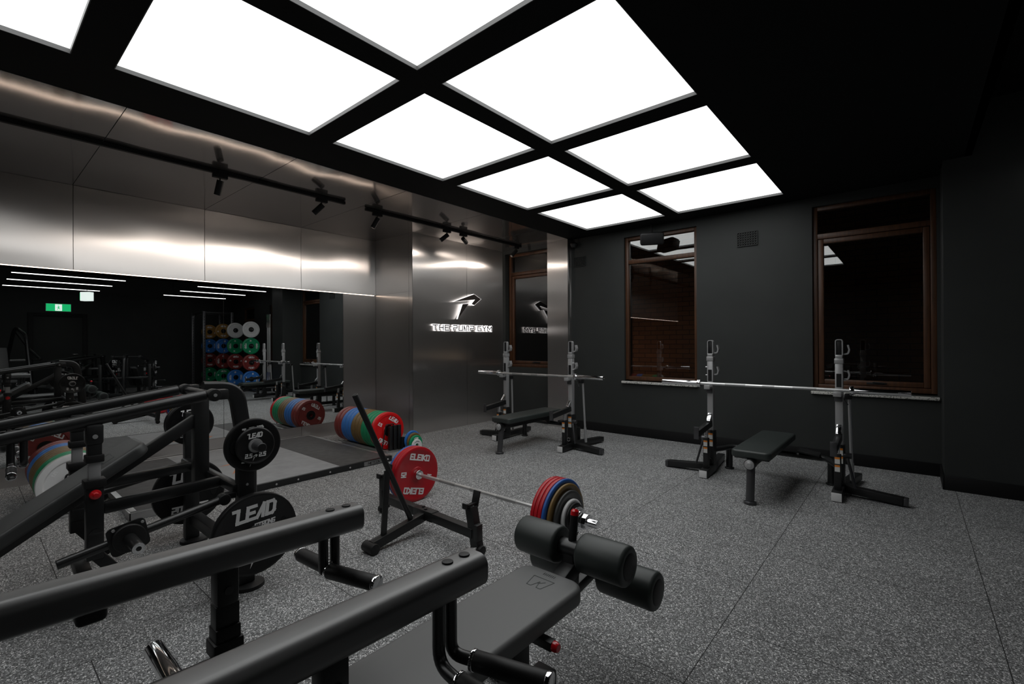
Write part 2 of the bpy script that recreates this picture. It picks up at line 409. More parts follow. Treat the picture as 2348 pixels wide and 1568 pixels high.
# ================================================================== SETTING
ZC = 2.90              # black ceiling and steel soffit
XE = -3.99             # edge between black ceiling and steel soffit
XM = -6.33             # mirror wall
XL = -5.41             # steel wall with the sign
YN = 4.18              # end of the mirror niche
YB = 6.12              # window wall
YF, XRW, ZH = -4.2, 5.5, 3.35
PX = [(-3.487, -2.341), (-2.183, -1.030)]
PY = [(-2.097, -0.939), (-0.762, 0.395), (0.574, 1.728), (1.909, 3.068), (3.245, 4.403), (4.587, 5.752)]

struct(MB().span((XM - .3, YF - .2, -.1), (XRW + .2, YB + .25, 0)).build('floor', M_floor, smooth=0))

# black dropped ceiling with rectangular openings
b = MB()
xs = [XE, PX[0][0], PX[0][1], PX[1][0], PX[1][1], 0.41]
ys = [YF]
for a, c in PY: ys += [a, c]
ys.append(YB + .25)
for i in range(5):
    for j in range(len(ys) - 1):
        if j % 2 == 1 and (i == 1 or (i == 3 and j >= 5)): continue
        b.span((xs[i], ys[j], ZC), (xs[i + 1], ys[j + 1], ZC + .12))
bmesh.ops.remove_doubles(b.bm, verts=b.bm.verts, dist=1e-5)
b.span((XE, YF, ZC + .12), (0.41, YB + .25, ZC + .16))
b.span((0.36, YF, ZC), (0.41, YB + .25, ZH))
b.span((0.41, YF, ZH), (XRW, YB + .25, ZH + .1))
struct(b.build('ceiling', M_blackceil, smooth=0))

def dented(mb, o, u, v, lu, lv, n, amp, seed, nu=28, nv=20, thick=0.004, dents=(), dish=0.0):
    """a steel sheet that is very slightly wavy, as thin sheet is"""
    rnd = random.Random(seed); o, u, v, n = V(o), V(u), V(v), V(n)
    ph = [rnd.uniform(0, 6.28) for _ in range(6)]
    g = []
    for j in range(nv + 1):
        row = []
        for i in range(nu + 1):
            a, c = i / nu, j / nv
            env = min(1, a * 8, (1 - a) * 8) * min(1, c * 8, (1 - c) * 8)
            h = amp * (0.55 * math.sin(3.0 * c * lv + 0.9 * a * lu + ph[0]) + 0.30 * math.sin(7.5 * c * lv - 0.8 * a * lu + ph[1]) + 0.18 * math.sin(15 * c * lv + 1.7 * a * lu + ph[2]) + 0.16 * math.sin(4.2 * a * lu + 2 * c + ph[3]))
            h += amp * 0.9 * (math.sin(PI * a) * math.sin(PI * c))
            for (da, dc, dr, dh) in dents:
                q = ((a - da) * lu) ** 2 + ((c - dc) * lv) ** 2
                h -= dh * math.exp(-q / dr ** 2)
            row.append(mb.bm.verts.new(o + u * (a * lu) + v * (c * lv) + n * (h * (0.35 + 0.65 * env) + dish * (1 - math.sin(PI * c)))))
        g.append(row)
    for j in range(nv):
        for i in range(nu):
            mb.bm.faces.new((g[j][i], g[j][i + 1], g[j + 1][i + 1], g[j + 1][i]))

SEAM = 0.0025
# structural wall behind the cladding
b = MB()
b.span((XM - .25, YF, 0), (XM - .02, YN + .2, ZC + .1))
b.span((XM - .02, YN + .02, 0), (XL - .02, YB + .25, ZC + .1))
struct(b.build('wall_left_core', M_galv, smooth=0))
# steel sheets: bulkhead above the mirror, skirting under it, strip beside it, niche end, sign wall, corner column
b = MB()
seams = [-4.97, -3.83, -2.69, -1.55, -.41, .728, 1.866, 3.012, YN]
ZM0, ZM1 = 0.185, 2.058
for k in range(len(seams) - 1):
    y0, y1 = seams[k] + SEAM, seams[k + 1] - SEAM
    y0 = max(y0, YF)
    dented(b, (XM, y0, ZM1), (0, 1, 0), (0, 0, 1), y1 - y0, ZC - .004 - ZM1, (1, 0, 0), 0.0020, 11 + k, dish=.008, dents=((0.0, 1.0, .16, .004), (1.0, 1.0, .16, .004), (.55, .72, .22, -.0025)))
    dented(b, (XM, y0, 0.0), (0, 1, 0), (0, 0, 1), y1 - y0, ZM0, (1, 0, 0), 0.0010, 31 + k, 12, 6)
dented(b, (XM, 3.634, ZM0), (0, 1, 0), (0, 0, 1), YN - SEAM - 3.634, ZM1 - ZM0, (1, 0, 0), 0.0012, 51, 10, 28)
struct(b.build('wall_left', M_steelv, smooth=60))
b = MB()
for x0, x1, sd in ((XM, -5.495, 61), (-5.495, XL, 62)):
    dented(b, (x1 - SEAM, YN, 0), (-1, 0, 0), (0, 0, 1), x1 - x0 - 2 * SEAM, ZM1, (0, -1, 0), 0.0016, sd, 14, 30)
    dented(b, (x1 - SEAM, YN, ZM1 + SEAM), (-1, 0, 0), (0, 0, 1), x1 - x0 - 2 * SEAM, ZC - .004 - ZM1, (0, -1, 0), 0.0016, sd + 5, 14, 16)
# column in the corner by the windows
dented(b, (XE, 6.02, 0), (-1, 0, 0), (0, 0, 1), .385, ZC - .004, (0, -1, 0), 0.0014, 71, 8, 36)
dented(b, (XE, YB, 0), (0, -1, 0), (0, 0, 1), YB - 6.02, ZC - .004, (1, 0, 0), 0.0004, 72, 4, 20)
struct(b.build('wall_back_steel', M_steelx, smooth=60))
b = MB()
for y0, y1, sd in ((YN, 5.255, 81), (5.255, YB + .11, 82)):
    dented(b, (XL, y0 + SEAM, 0), (0, 1, 0), (0, 0, 1), y1 - y0 - 2 * SEAM, ZC - .004, (1, 0, 0), 0.0030, sd, 26, 44)
struct(b.build('wall_left_sign', M_steelv, smooth=60))
b = MB()
cs = [-5.2, -4.0, -2.81, -1.62, -.41, .724, 1.866, 3.012, 4.18, 5.30, YB + .2]
for k in range(len(cs) - 1):
    y0, y1 = max(cs[k] + SEAM, YF), cs[k + 1] - SEAM
    xa = XM if y0 < YN - .1 else XL
    dented(b, (XE - .002, y0, ZC - .002), (-1, 0, 0), (0, 1, 0), (XE - .002) - xa, y1 - y0, (0, 0, -1), 0.0022, 91 + k, 40, 24, dents=((.75, .5, .3, .003), (.3, .2, .25, -.002)))
struct(b.build('ceiling_steel', M_steelc, smooth=60))
struct(MB().span((XM - .1, YF, ZC + .01), (XE, YB + .2, ZC + .1)).build('ceiling_core', M_galv, smooth=0))

# mirror in two panes
for k, (y0, y1, lab) in enumerate(((2.064, 3.628, 'wall mirror pane beside the steel strip, right of the thin vertical joint'), (YF, 2.060, 'long wall mirror pane left of the thin vertical joint'))):
    o = MB().span((XM - .004, y0, ZM0 + .003), (XM + .002, y1, ZM1 - .003)).build('wall_mirror', M_mirror, smooth=0)
    tag(o, lab, 'mirror', 'wall mirror panes')

# ---- window wall
b = MB()
WIN = {1: (-3.10, -2.085, .765, 2.80), 2: (-.825, .20, .775, 2.80), 0: (-5.345, -4.18, .90, 2.84)}
def wall_with_holes(b, x0, x1, y0, y1, z0, z1, holes):
    xs_ = sorted(set([x0, x1] + [h[0] for h in holes] + [h[1] for h in holes]))
    for i in range(len(xs_) - 1):
        mid = (xs_[i] + xs_[i + 1]) / 2
        hs = [h for h in holes if h[0] < mid < h[1]]
        if not hs: b.span((xs_[i], y0, z0), (xs_[i + 1], y1, z1))
        else:
            h = hs[0]
            b.span((xs_[i], y0, z0), (xs_[i + 1], y1, h[2])); b.span((xs_[i], y0, h[3]), (xs_[i + 1], y1, z1))
wall_with_holes(b, XL - .02, 0.3, YB, YB + .25, 0, ZC + .1, [WIN[0], WIN[1], WIN[2]])
wall_with_holes(b, 0.3, XRW, YB, YB + .25, 0, ZH, [(1.35, 2.25, .8, 2.5), (3.4, 4.3, .8, 2.5)])
struct(b.build('wall_back', M_blackwall, smooth=0))
struct(MB().span((0.225, 5.62, 0), (0.86, YB, ZH)).build('wall_pillar', M_blackwall, smooth=0))
struct(MB().span((XRW, YF - .2, 0), (XRW + .2, YB + .25, ZH)).build('wall_right', M_blackwall, smooth=0))
struct(MB().span((XM - .25, YF - .2, 0), (XRW + .2, YF, ZH)).build('wall_front', M_blackwall, smooth=0))
struct(MB().span((XE + .002, YB - .014, 0), (0.225, YB, .125), .003).build('baseboard_back', M_darkbase))
struct(MB().span((0.215, 5.606, 0), (0.87, 5.62, .125), .003).span((0.211, 5.606, 0), (0.225, YB - .014, .125), .003).build('baseboard_pillar', M_darkbase))
struct(MB().span((XM - .05, YB + 2.3, -.6), (4, YB + 2.5, 5.5)).build('wall_outside', M_brick, smooth=0))
struct(MB().span((XM - .05, YB + .25, -.7), (4, YB + 2.3, -.6)).build('ground_outside', M_blackwall, smooth=0))

def window(n, x0, x1, z0, z1, zt, yg, casement):
    r = bpy.data.objects.new('window_%d' % n, None); COL.objects.link(r); r.location = ((x0 + x1) / 2, yg, z0); struct(r)
    def P(x, y, z): return (x - (x0 + x1) / 2, y - yg, z - z0)
    f = MB(); w = .045
    for (a, c) in (((x0, z0), (x0 + w, z1)), ((x1 - w, z0), (x1, z1)), ((x0 + w, z1 - w), (x1 - w, z1)), ((x0 + w, z0), (x1 - w, z0 + .05)), ((x0 + w, zt - .028), (x1 - w, zt + .028))):
        f.span(P(a[0], yg - .03, a[1]), P(c[0], yg + .05, c[1]), .004)
    f.build('window_frame', M_wood, r)
    gz0, gx0, gx1, gz1 = z0 + .05, x0 + w, x1 - w, zt - .028
    if casement:
        s = MB(); q = .055
        for (a, c) in (((gx0 + .004, gz0 + .004), (gx0 + q, gz1 - .004)), ((gx1 - q, gz0 + .004), (gx1 - .004, gz1 - .004)), ((gx0 + q, gz1 - q), (gx1 - q, gz1 - .004)), ((gx0 + q, gz0 + .004), (gx1 - q, gz0 + q))):
            s.span(P(a[0], yg - .022, a[1]), P(c[0], yg + .03, c[1]), .006)
        sash = s.build('sash', M_wood, r)
        h = MB(); hx = (gx0 + gx1) / 2 + .02
        h.span(P(hx - .06, yg - .034, gz0 + .02), P(hx + .09, yg - .022, gz0 + .04), .003)
        h.bar(P(hx - .01, yg - .04, gz0 + .045), P(hx + .11, yg - .045, gz0 + .034), .012, .012, .003)
        h.build('window_latch', M_rubber, sash)
        gx0 += q; gx1 -= q; gz0 += q; gz1 -= q
    g = MB(); g.span(P(gx0, yg + .008, gz0), P(gx1, yg + .012, gz1)); g.build('pane', M_glass, r, smooth=0)
    g = MB(); g.span(P(x0 + w, yg + .008, zt + .028), P(x1 - w, yg + .012, z1 - w)); g.build('top_pane', M_glass, r, smooth=0)
window(1, *WIN[1][:2], .78, 2.80, 2.45, 6.19, False)
window(2, *WIN[2][:2], .79, 2.80, 2.47, 6.19, True)
window(3, -5.335, -4.24, .90, 2.84, 2.50, 6.24, True)
window(4, 1.35, 2.25, .8, 2.5, 2.1, 6.19, False)
window(5, 3.4, 4.3, .8, 2.5, 2.1, 6.19, False)
for k, (x0, x1, lab) in enumerate(((-3.13, -2.07, 'speckled stone sill under the narrow window'), (-.84, .215, 'speckled stone sill under the wide window by the pillar'))):
    s = MB().span((x0, YB - .045, .735), (x1, YB + .07, .765), .004).build('trim_%d' % (k + 1), M_stone); struct(s)

# added glowing strip, a guessed source for the bright line on the bulkhead edge
o = MB().span((XM + .003, YF, ZM1 - .010), (XM + .010, YN - .03, ZM1 - .003)).build('added_glow_strip', mat('warm_glow_strip', (.8, .8, .8), .5, emit=(1.0, .78, .62), estr=4.0), smooth=0)
tag(o, 'thin added glow strip along the lower edge of the steel bulkhead over the mirror', 'lamp')

# door and exit sign on the far wall (seen in the mirror)
d = bpy.data.objects.new('door_1', None); COL.objects.link(d); d.location = (XRW, 1.78, 0); struct(d)
f = MB(); f.span((-.05, -.60, 0), (0, -.50, 2.2), .005).span((-.05, .50, 0), (0, .60, 2.2), .005).span((-.05, -.50, 2.10), (0, .50, 2.2), .005); f.build('door_frame', M_darkbase, d)
MB().span((-.03, -.50, 0), (-.005, .50, 2.10), .003).build('door_leaf', M_blackwall, d)
MB().tube([(-.03, .40, 1.05), (-.08, .40, 1.05), (-.08, .28, 1.05)], .011, .02).build('door_handle', M_chrome, d)

# ================================================================== LIGHTS OF THE ROOM
rows = ['fifth', 'fourth', 'third', 'second', 'first', 'first']
first = None
ORD = {5 - k: n + ' from the window wall' if k else 'nearest the window wall' for k, n in enumerate(('nearest', 'second', 'third', 'fourth', 'fifth', 'sixth'))}
for j, (y0, y1) in enumerate(PY):
    for i, (x0, x1) in enumerate(PX):
        if i == 1 and j < 2: continue
        t = empty('ceiling_light_panel', 'glowing white square ceiling panel, %s row, %s' % ('mirror-side' if i == 0 else 'dark-ceiling-side', ORD[j]), 'ceiling light', ((x0 + x1) / 2, (y0 + y1) / 2, ZC), 0, 'backlit ceiling panels')
        hx, hy = (x1 - x0) / 2, (y1 - y0) / 2
        f = MB(); e = .0015; th = .006
        f.span((-hx + e, -hy + e, -.001), (-hx + th, hy - e, .05)).span((hx - th, -hy + e, -.001), (hx - e, hy - e, .05))
        f.span((-hx + th, -hy + e, -.001), (hx - th, -hy + th, .05)).span((-hx + th, hy - th, -.001), (hx - th, hy - e, .05))
        f.build('frame', M_frame, t, smooth=0)
        MB().span((-hx + th, -hy + th, .024), (hx - th, hy - th, .030)).build('diffuser', M_diff, t, smooth=0)

# LED line lights over the far side of the room (seen in the mirror)
for gi, (ya, yb, gl) in enumerate(((.65, 2.45, 'door end'), (3.85, 5.50, 'window end'), (-2.3, -.5, 'entrance end'))):
    for k, xx in enumerate((.95, 2.40, 4.00)):
        t = empty('line_light', 'glowing white line light in the mirror, %s group, %s from the mirror' % (gl, ('first', 'second', 'third')[k]), 'lamp', (xx, (ya + yb) / 2, 2.77), 0, 'LED line lights')
        L = (yb - ya) / 2
        MB().span((-.02, -L, .0), (.02, L, .035), .003).build('housing', M_darkbase, t)
        MB().span((-.016, -L + .01, -.014), (.016, L - .01, .0), .004).build('diffuser', M_led, t)
        for s in (-1, 1):
            m = MB(); m.cyl((0, s * L * .7, .03), (0, s * L * .7, ZH - 2.77), .003, n=8); m.build('hanging_wire', M_darkbase, t)

# track lights on the soffit
for y0, y1, xx, lab in ((-1.2, 2.78, -4.80, 'long black lighting track on the steel soffit over the mirror'), (3.06, 5.92, -4.83, 'black lighting track on the steel soffit in front of the sign')):
    o = MB().span((xx - .018, y0, ZC - .037), (xx + .018, y1, ZC - .005), .002).build('lighting_track', M_darkbase)
    tag(o, lab, 'lighting track', 'lighting tracks')
SPOTS = [(1.54, (-.34, -.10, -1), 'leftmost black spotlight on the mirror-side track, pointing down'),
         (2.51, (-.70, -.75, -1), 'black spotlight near the end of the mirror-side track'),
         (3.22, (-.35, -.42, -1), 'first black spotlight on the sign-side track, by its left end'),
         (4.32, (-.75, -.95, -1), 'second black spotlight on the sign-side track, tilted over the sign'),
         (4.63, (-.6, 1.3, -.35), 'third black spotlight on the sign-side track, nearly level'),
         (5.79, (-.4, -.8, -1), 'last black spotlight on the sign-side track, in front of the window')]
for y, d, lab in SPOTS:
    xx = -4.80 if y < 3 else -4.83
    t = empty('track_spotlight', lab, 'spotlight', (xx, y, ZC - .037), 0, 'track spotlights')
    MB().span((-.022, -.06, -.035), (.022, .06, -.001), .003).build('adapter', M_darkbase, t)
    MB().cyl((0, 0, -.035), (0, 0, -.075), .006, n=10).build('stem', M_darkbase, t)
    dv = V(d).normalized(); c0 = V((0, 0, -.075)) - dv * .02; c1 = c0 + dv * .135
    MB().lathe([(0, 0), (.027, 0), (.029, .002), (.029, .135), (.026, .135), (.026, .085), (0, .085)], o=c0, axis=dv, n=28, closed=False).build('lamp_head', M_darkbase, t)
    MB().cyl(c0 + dv * .086, c0 + dv * .088, .0255, n=24).build('lens', M_lens, t)
    ld = bpy.data.lights.new('spot_beam', 'SPOT'); ld.energy = 9.0; ld.color = (1.0, .87, .77); ld.spot_size = math.radians(165); ld.spot_blend = .9; ld.shadow_soft_size = .022
    lo = bpy.data.objects.new('spot_beam', ld); COL.objects.link(lo); lo.parent = t
    lo.location = c1 + dv * .006; lo.rotation_euler = dv.to_track_quat('-Z', 'Y').to_euler()

# added lamp, unseen, to light the brick wall behind the windows
ld = bpy.data.lights.new('added_brick_light', 'POINT'); ld.energy = 2.2; ld.color = (1.0, .72, .5); ld.shadow_soft_size = .15
lo = bpy.data.objects.new('added_brick_light', ld); COL.objects.link(lo); lo.location = (-3.9, 7.6, 1.0)

# ================================================================== SIGN
t = empty('wall_sign_arrow', 'backlit arrow emblem on the steel wall above the lettering', 'sign', (XL + .004, 5.22, 1.90))
A1 = [(-.30, .05), (.14, .197), (.30, .129), (.144, .022), (.087, .039), (.164, .113)]
A2 = [(-.11, .025), (.018, .039), (-.215, -.21)]
def grow(poly, d):
    out = []; n = len(poly); area = sum(poly[k][0] * poly[(k + 1) % n][1] - poly[(k + 1) % n][0] * poly[k][1] for k in range(n)); sg = 1 if area > 0 else -1
    for k in range(n):
        a, b, c = V(poly[k - 1]), V(poly[k]), V(poly[(k + 1) % n])
        n1 = V(((b - a).y, -(b - a).x)).normalized() * sg; n2 = V(((c - b).y, -(c - b).x)).normalized() * sg
        m = (n1 + n2); m = m / max(m.length_squared / 2, .35); out.append(b + m * d)
    return out
OFF = .020      # the shapes stand off the steel on lit backs that show as a bright outline
g = MB()
for poly in (A1, A2): g.prism(grow(poly, .005), (OFF, 0, 0), (0, 1, 0), (0, 0, 1), .030)
g.build('glowing_back', M_signglow, t, smooth=0)
g = MB()
for poly in (A1, A2): g.prism(poly, (OFF + .0301, 0, 0), (0, 1, 0), (0, 0, 1), .006)
g.build('face', M_signface, t, smooth=0)
t = empty('wall_sign_lettering', 'backlit lettering on the steel wall under the arrow emblem', 'sign', (XL + .004, 5.168, 1.548))
st = 'THE pUmp GYM'; h = .075
lens_ = [(GLYPH[c][1] + .30) if c != ' ' else .45 for c in st]
W = (sum(lens_) - .30) * h; x = -W / 2; sx = 1.274 / W
for c, wd in zip(st, lens_):
    if c != ' ':
        g = MB(); cx = (x + GLYPH[c][1] * h / 2) * sx
        g.text(c, (.012, cx, 0), (0, 1, 0), (0, 0, 1), h, .36, .008, wide=sx)
        q = g.build('letter_glow', M_signglow, t, smooth=0)
        g = MB(); g.text(c, (.0215, cx, 0), (0, 1, 0), (0, 0, 1), h, .19, .003, wide=sx)
        g.build('letter', M_signface, t, smooth=0)
    x += wd * h

# exit signs (seen in the mirror)
def running_man(mb, o, u, v, s):
    for a, c, wd in (((0, .12), (0, -.06), .07), ((0, -.06), (.10, -.2), .05), ((0, -.06), (-.12, -.16), .05), ((0, .08), (.12, 0), .04), ((0, .08), (-.1, .03), .04), ((.02, .2), (.02, .24), .08)):
        A, B = V(a) * s, V(c) * s; d = (B - A).normalized(); q = V((-d.y, d.x)) * wd * s / 2
        mb.prism([A - q, B - q, B + q, A + q], o, u, v, .003)
t = empty('exit_sign', 'green exit sign over the far door, seen in the mirror', 'exit sign', (XRW - .02, 1.78, 2.36), 0, 'exit signs')
MB().span((-.02, -.26, -.11), (.02, .26, .11), .004).build('housing', M_white, t)
MB().span((-.024, -.25, -.10), (-.0205, .25, .10)).build('face', M_exit, t, smooth=0)
MB().span((-.027, -.07, -.09), (-.0245, .07, .09)).build('pictogram_panel', M_exitw, t, smooth=0)
g = MB(); running_man(g, (-.0275, 0, 0), (0, -1, 0), (0, 0, 1), .28); g.build('pictogram', M_exit, t, smooth=0)
t = empty('exit_sign', 'white hanging exit sign below the line lights, seen in the mirror', 'exit sign', (3.0, 2.05, 2.52), .9, 'exit signs')
MB().span((-.06, -.12, -.11), (.06, .12, .11), .006).build('housing', M_exitw, t)
MB().span((-.10 + .04, -.125, -.09), (.05, -.1205, .09)).build('face', M_exit, t, smooth=0)
MB().cyl((0, 0, .12), (0, 0, ZH - 2.52), .006, n=8).build('hanger', M_darkbase, t)

# wall vents, speaker, sensor
def vent(x, z, wd, ht, lab):
    t = empty('wall_vent', lab, 'vent', (x, YB, z), 0, 'wall vents')
    f = MB()
    f.span((-wd / 2, -.004, -ht / 2), (wd / 2, 0, ht / 2)); f.build('backing', M_darkbase, t, smooth=0)
    f = MB(); nx, nz = 8, 6
    for i in range(nx + 1):
        xx = -wd / 2 + wd * i / nx; f.span((xx - .004, -.016, -ht / 2), (xx + .004, -.004, ht / 2))
    for i in range(nz + 1):
        zz = -ht / 2 + ht * i / nz; f.span((-wd / 2, -.016, zz - .004), (wd / 2, -.004, zz + .004))
    f.build('grille', M_blackwall, t, smooth=0)
vent(-1.485, 2.545, .22, .165, 'small black wall vent between the two windows')
vent(-3.83, 2.545, .20, .14, 'small black wall vent in the corner beside the steel column')
t = empty('wall_speaker', 'black speaker hung in front of the top of the narrow window', 'speaker', (-2.60, 5.93, 2.68), .45)
MB().box((0, 0, 0), (.30, .15, .16), .03, seg=3, rot=Matrix.Rotation(.25, 3, 'X')).build('cabinet', M_rubber, t)
MB().box((0, -.078, -.02), (.27, .006, .13), .002, rot=Matrix.Rotation(.25, 3, 'X')).build('grille', M_darkbase, t)
MB().tube([(0, .06, .05), (0, .12, .10), (0, .12, .25)], .012, .02, n=10).build('bracket', M_darkbase, t)
t = empty('security_sensor', 'small black dome sensor in the corner beside the steel column', 'sensor', (-3.90, 6.06, 2.80))
MB().lathe([(0, -.05), (.03, -.045), (.052, -.02), (.06, .01), (.045, .03), (0, .03)], axis=(0, 0, 1), closed=False).build('dome', M_satin, t)
MB().cyl((0, 0, .03), (0, 0, .13), .008, n=10).build('stem', M_darkbase, t)

# ================================================================== PLATES
def disc_profile(R, th, hole=.026, rim=.035, recess=.010, hub=.055):
    h = th / 2; rc = min(recess, h * .6)
    face = [(hole, h * .95), (hub, h * .95), (hub + .006, h - rc), (R - rim - .010, h - rc), (R - rim, h), (R - .007, h), (R - .002, h - .003), (R, h - .008 if h > .012 else h * .4)]
    return face + [(r, -x) for r, x in face[::-1]]
def letter_dir(a): return V((0, math.cos(a), math.sin(a))), V((0, -math.sin(a), math.cos(a)))
def plate(name, label, cat, group, R, th, m, loc, rot=(0, 0, 0), words=(), rim=.035, recess=.010, hub_mat=None, hole=.026, lm=None, hub=.055, arrows=(), slots=()):
    o = MB().lathe(disc_profile(R, th, hole, rim, recess, hub), n=64).build(name, m)
    tag(o, label, cat, group); o.location = loc; o.rotation_euler = rot
    xf = th / 2 - min(recess, th / 2 * .6) + .0006
    if words or arrows:
        g = MB()
        for (st, r, ang, hgt, shear, ta) in words:
            a = ang; u, v = letter_dir(ta)
            for side in (1, -1):
                uu = u if side == 1 else V((0, -u.y, u.z)); vv = v if side == 1 else V((0, -v.y, v.z))
                c = V((side * xf, side * r * math.cos(a), r * math.sin(a)))
                g.text(st, c, uu, vv, hgt, .27, .0012, shear, .26, 1.12 if st == 'ELEIKO' else 1.0)
        for (r, ang, size) in arrows:
            for side in (1, -1):
                arrow(g, (side * xf, side * r * math.cos(ang), r * math.sin(ang)), (0, side, 0), (0, 0, 1), size, .0012)
        g.build('lettering', lm or M_white, o, smooth=0)
    for (r, ang, ln) in slots:
        g = MB(); u, v = letter_dir(ang); pts = []
        for k in range(16):
            q = 2 * PI * k / 16; pts.append((math.cos(q) * .022 + 0, math.sin(q) * ln))
        for side in (1, -1):
            g = MB(); g.prism(pts, V((side * xf, side * r * math.cos(ang), r * math.sin(ang))), V((0, u.y * side, u.z)), V((0, v.y * side, v.z)), .0008)
            g.build('grip_slot', M_darkbase, o, smooth=0)
    if hub_mat:
        MB().lathe([(hole - .001, th / 2 + .001), (hole + .010, th / 2 + .001), (hole + .012, th / 2 - .004), (hole + .012, -th / 2 + .004), (hole + .010, -th / 2 - .001), (hole - .001, -th / 2 - .001)], n=40).build('hub_ring', hub_mat, o)
    return o

# ------- loaded barbell on the floor
def barbell(label, group, loc, half_shaft, sleeve, rs=.025, rotz=0):
    t = empty('barbell', label, 'barbell', loc, rotz, group)
    m = MB(); m.cyl((-half_shaft, 0, 0), (half_shaft, 0, 0), .0142, n=20); m.build('shaft', M_bar, t)
    for c in (-.44, 0, .44):
        m = MB(); m.cyl((c * half_shaft * 1.05 - (.05 if c == 0 else .09), 0, 0), (c * half_shaft * 1.05 + (.05 if c == 0 else .09), 0, 0), .0152, n=20)
        m.build('knurled_grip', M_knurl, t)
    for s in (-1, 1):
        m = MB(); m.cyl((s * half_shaft, 0, 0), (s * (half_shaft + sleeve), 0, 0), rs, n=28, bev=.002); sl = m.build('sleeve', M_chrome, t)
        m = MB(); m.cyl((s * (half_shaft - .008), 0, 0), (s * (half_shaft + .022), 0, 0), rs + .013, n=32, bev=.003); m.build('collar', M_chrome, sl)
    return t
BX, BY = -2.445, 2.455
barbell('loaded barbell lying on the floor across the open room', None, (BX, BY, .225), .655, .37)
NUM = {0: 'first', 1: 'second', 2: 'third', 3: 'fourth'}
w25 = [('ELEIKO', .136, PI / 2 - .25, .042, 0, -.25), ('ELEIKO', .136, -PI / 2 - .25, .042, 0, PI - .25), ('25', .135, PI - .15, .034, 0, PI - .15), ('25', .135, -.35, .030, 0, -.30)]
for side, sl in ((-1, 'jack-side end'), (1, 'pad-roller-side end')):
    xx = .655 + .024
    for k in range(3):
        plate('weight_plate', 'red metal 25 plate, %s from the middle, on the barbell %s' % (NUM[k], 'end by the platform' if side < 0 else 'end by the pad rollers'), 'weight plate', 'plates on the floor barbell', .225, .027, PC['compred'],
              (BX + side * (xx + .0135), BY, .225), (.0 + .1 * k * (k > 0), 0, 0), w25 if k == 0 or side > 0 else (), rim=.030, recess=.005, hub_mat=M_chrome)
        xx += .0275
    for R, th, key, nm in ((.225, .0225, 'compblue', 'blue metal'), (.200, .021, 'compyel', 'ochre metal'), (.1625, .021, 'compgrey', 'dark grey metal'), (.114, .0215, 'white', 'white metal'), (.095, .019, 'black', 'small black metal')):
        plate('weight_plate', '%s plate on the barbell %s' % (nm, 'end by the platform' if side < 0 else 'end by the pad rollers'), 'weight plate', 'plates on the floor barbell', R, th, PC[key], (BX + side * (xx + th / 2), BY, .225), (0, 0, 0), (), rim=.022, recess=.004, hub=.045)
        xx += th + .0008
    t = empty('barbell_clamp', 'chrome screw clamp on the barbell end by the %s' % ('platform' if side < 0 else 'pad rollers'), 'clamp', (BX + side * (xx + .003), BY, .225), 0, 'barbell clamps')
    s = side
    MB().lathe([(.026, 0), (.072, 0), (.076, s * .004), (.076, s * .012), (.055, s * .016), (.055, s * .026), (.062, s * .030), (.062, s * .038), (.026, s * .038)], n=40).build('clamp_ring', M_chrome, t)
    MB().cyl((s * .0385, 0, 0), (s * .085, 0, 0), .045, n=8, bev=.003).build('clamp_nut', M_chrome, t)
    g = MB(); g.bar((s * .06, .045, 0), (s * .06, .078, 0), .014, .014, .003); g.build('clamp_handle', M_chrome, t)

# ------- barbell jack
t = empty('barbell_jack', 'black barbell jack with a long lever handle standing before the loaded barbell', 'barbell jack', (-2.58, 2.10, 0))
j = MB(); j.bar((-.50, .02, .125), (-.03, 0, .125), .058, .058, .003).bar((.03, 0, .125), (.50, -.02, .125), .058, .058, .003); j.bar((-.10, 0, .125), (.10, 0, .125), .066, .066, .003); j.build('crossbar', M_powder, t)
MB().bar((0, 0, .118), (0, -.43, .042), .052, .058, .003).build('stem_leg', M_powder, t)
MB().cyl((-.055, -.44, .034), (.055, -.44, .034), .034, n=28, bev=.003).build('rubber_foot', M_rubber, t)
MB().cyl((0, -.13, .125), (0, -.545, 1.0), .018, n=20, bev=.004).build('lever_handle', M_powder, t)
MB().bar((0, -.345, .07), (0, -.315, .49), .034, .024, .003, up=(1, 0, 0)).build('strut', M_powder, t)
for s in (-1, 1):
    g = MB(); g.bar((s * .52, -s * .02, .045), (s * .50 - .045, -s * .02 + .015, .275), .062, .055, .003, up=(0, 1, 0)); cr = g.build('cradle_post', M_powder, t)
    g = MB(); cx = s * .50 - .045
    g.box((cx - .01, -s * .02 + .02, .285), (.05, .075, .012), .002, rot=Matrix.Rotation(-.2, 3, 'Y'))
    g.box((cx - .005, -s * .02 + .062, .315), (.055, .012, .095), .002, rot=Matrix.Rotation(-.25, 3, 'X')); g.box((cx - .01, -s * .02 - .03, .285), (.045, .010, .035), .002)
    g.build('cradle', M_rubber, cr)
    g = MB(); g.cyl((s * .535, -s * .02, .03), (s * .535 + s * .035, -s * .02, .03), .03, n=24, bev=.004); g.build('wheel', M_rubber, t)
    g = MB(); g.box((s * .53 + .0, -s * .02 + .0, .135), (.03, .05, .10), .003); g.build('end_bracket', M_powder, t)
for a, c in ((-.04, .012), (.01, -.01)):
    g = MB(); g.cyl((a, c, .158), (a, c, .166), .012, n=6); g.build('bolt', M_satin, t)

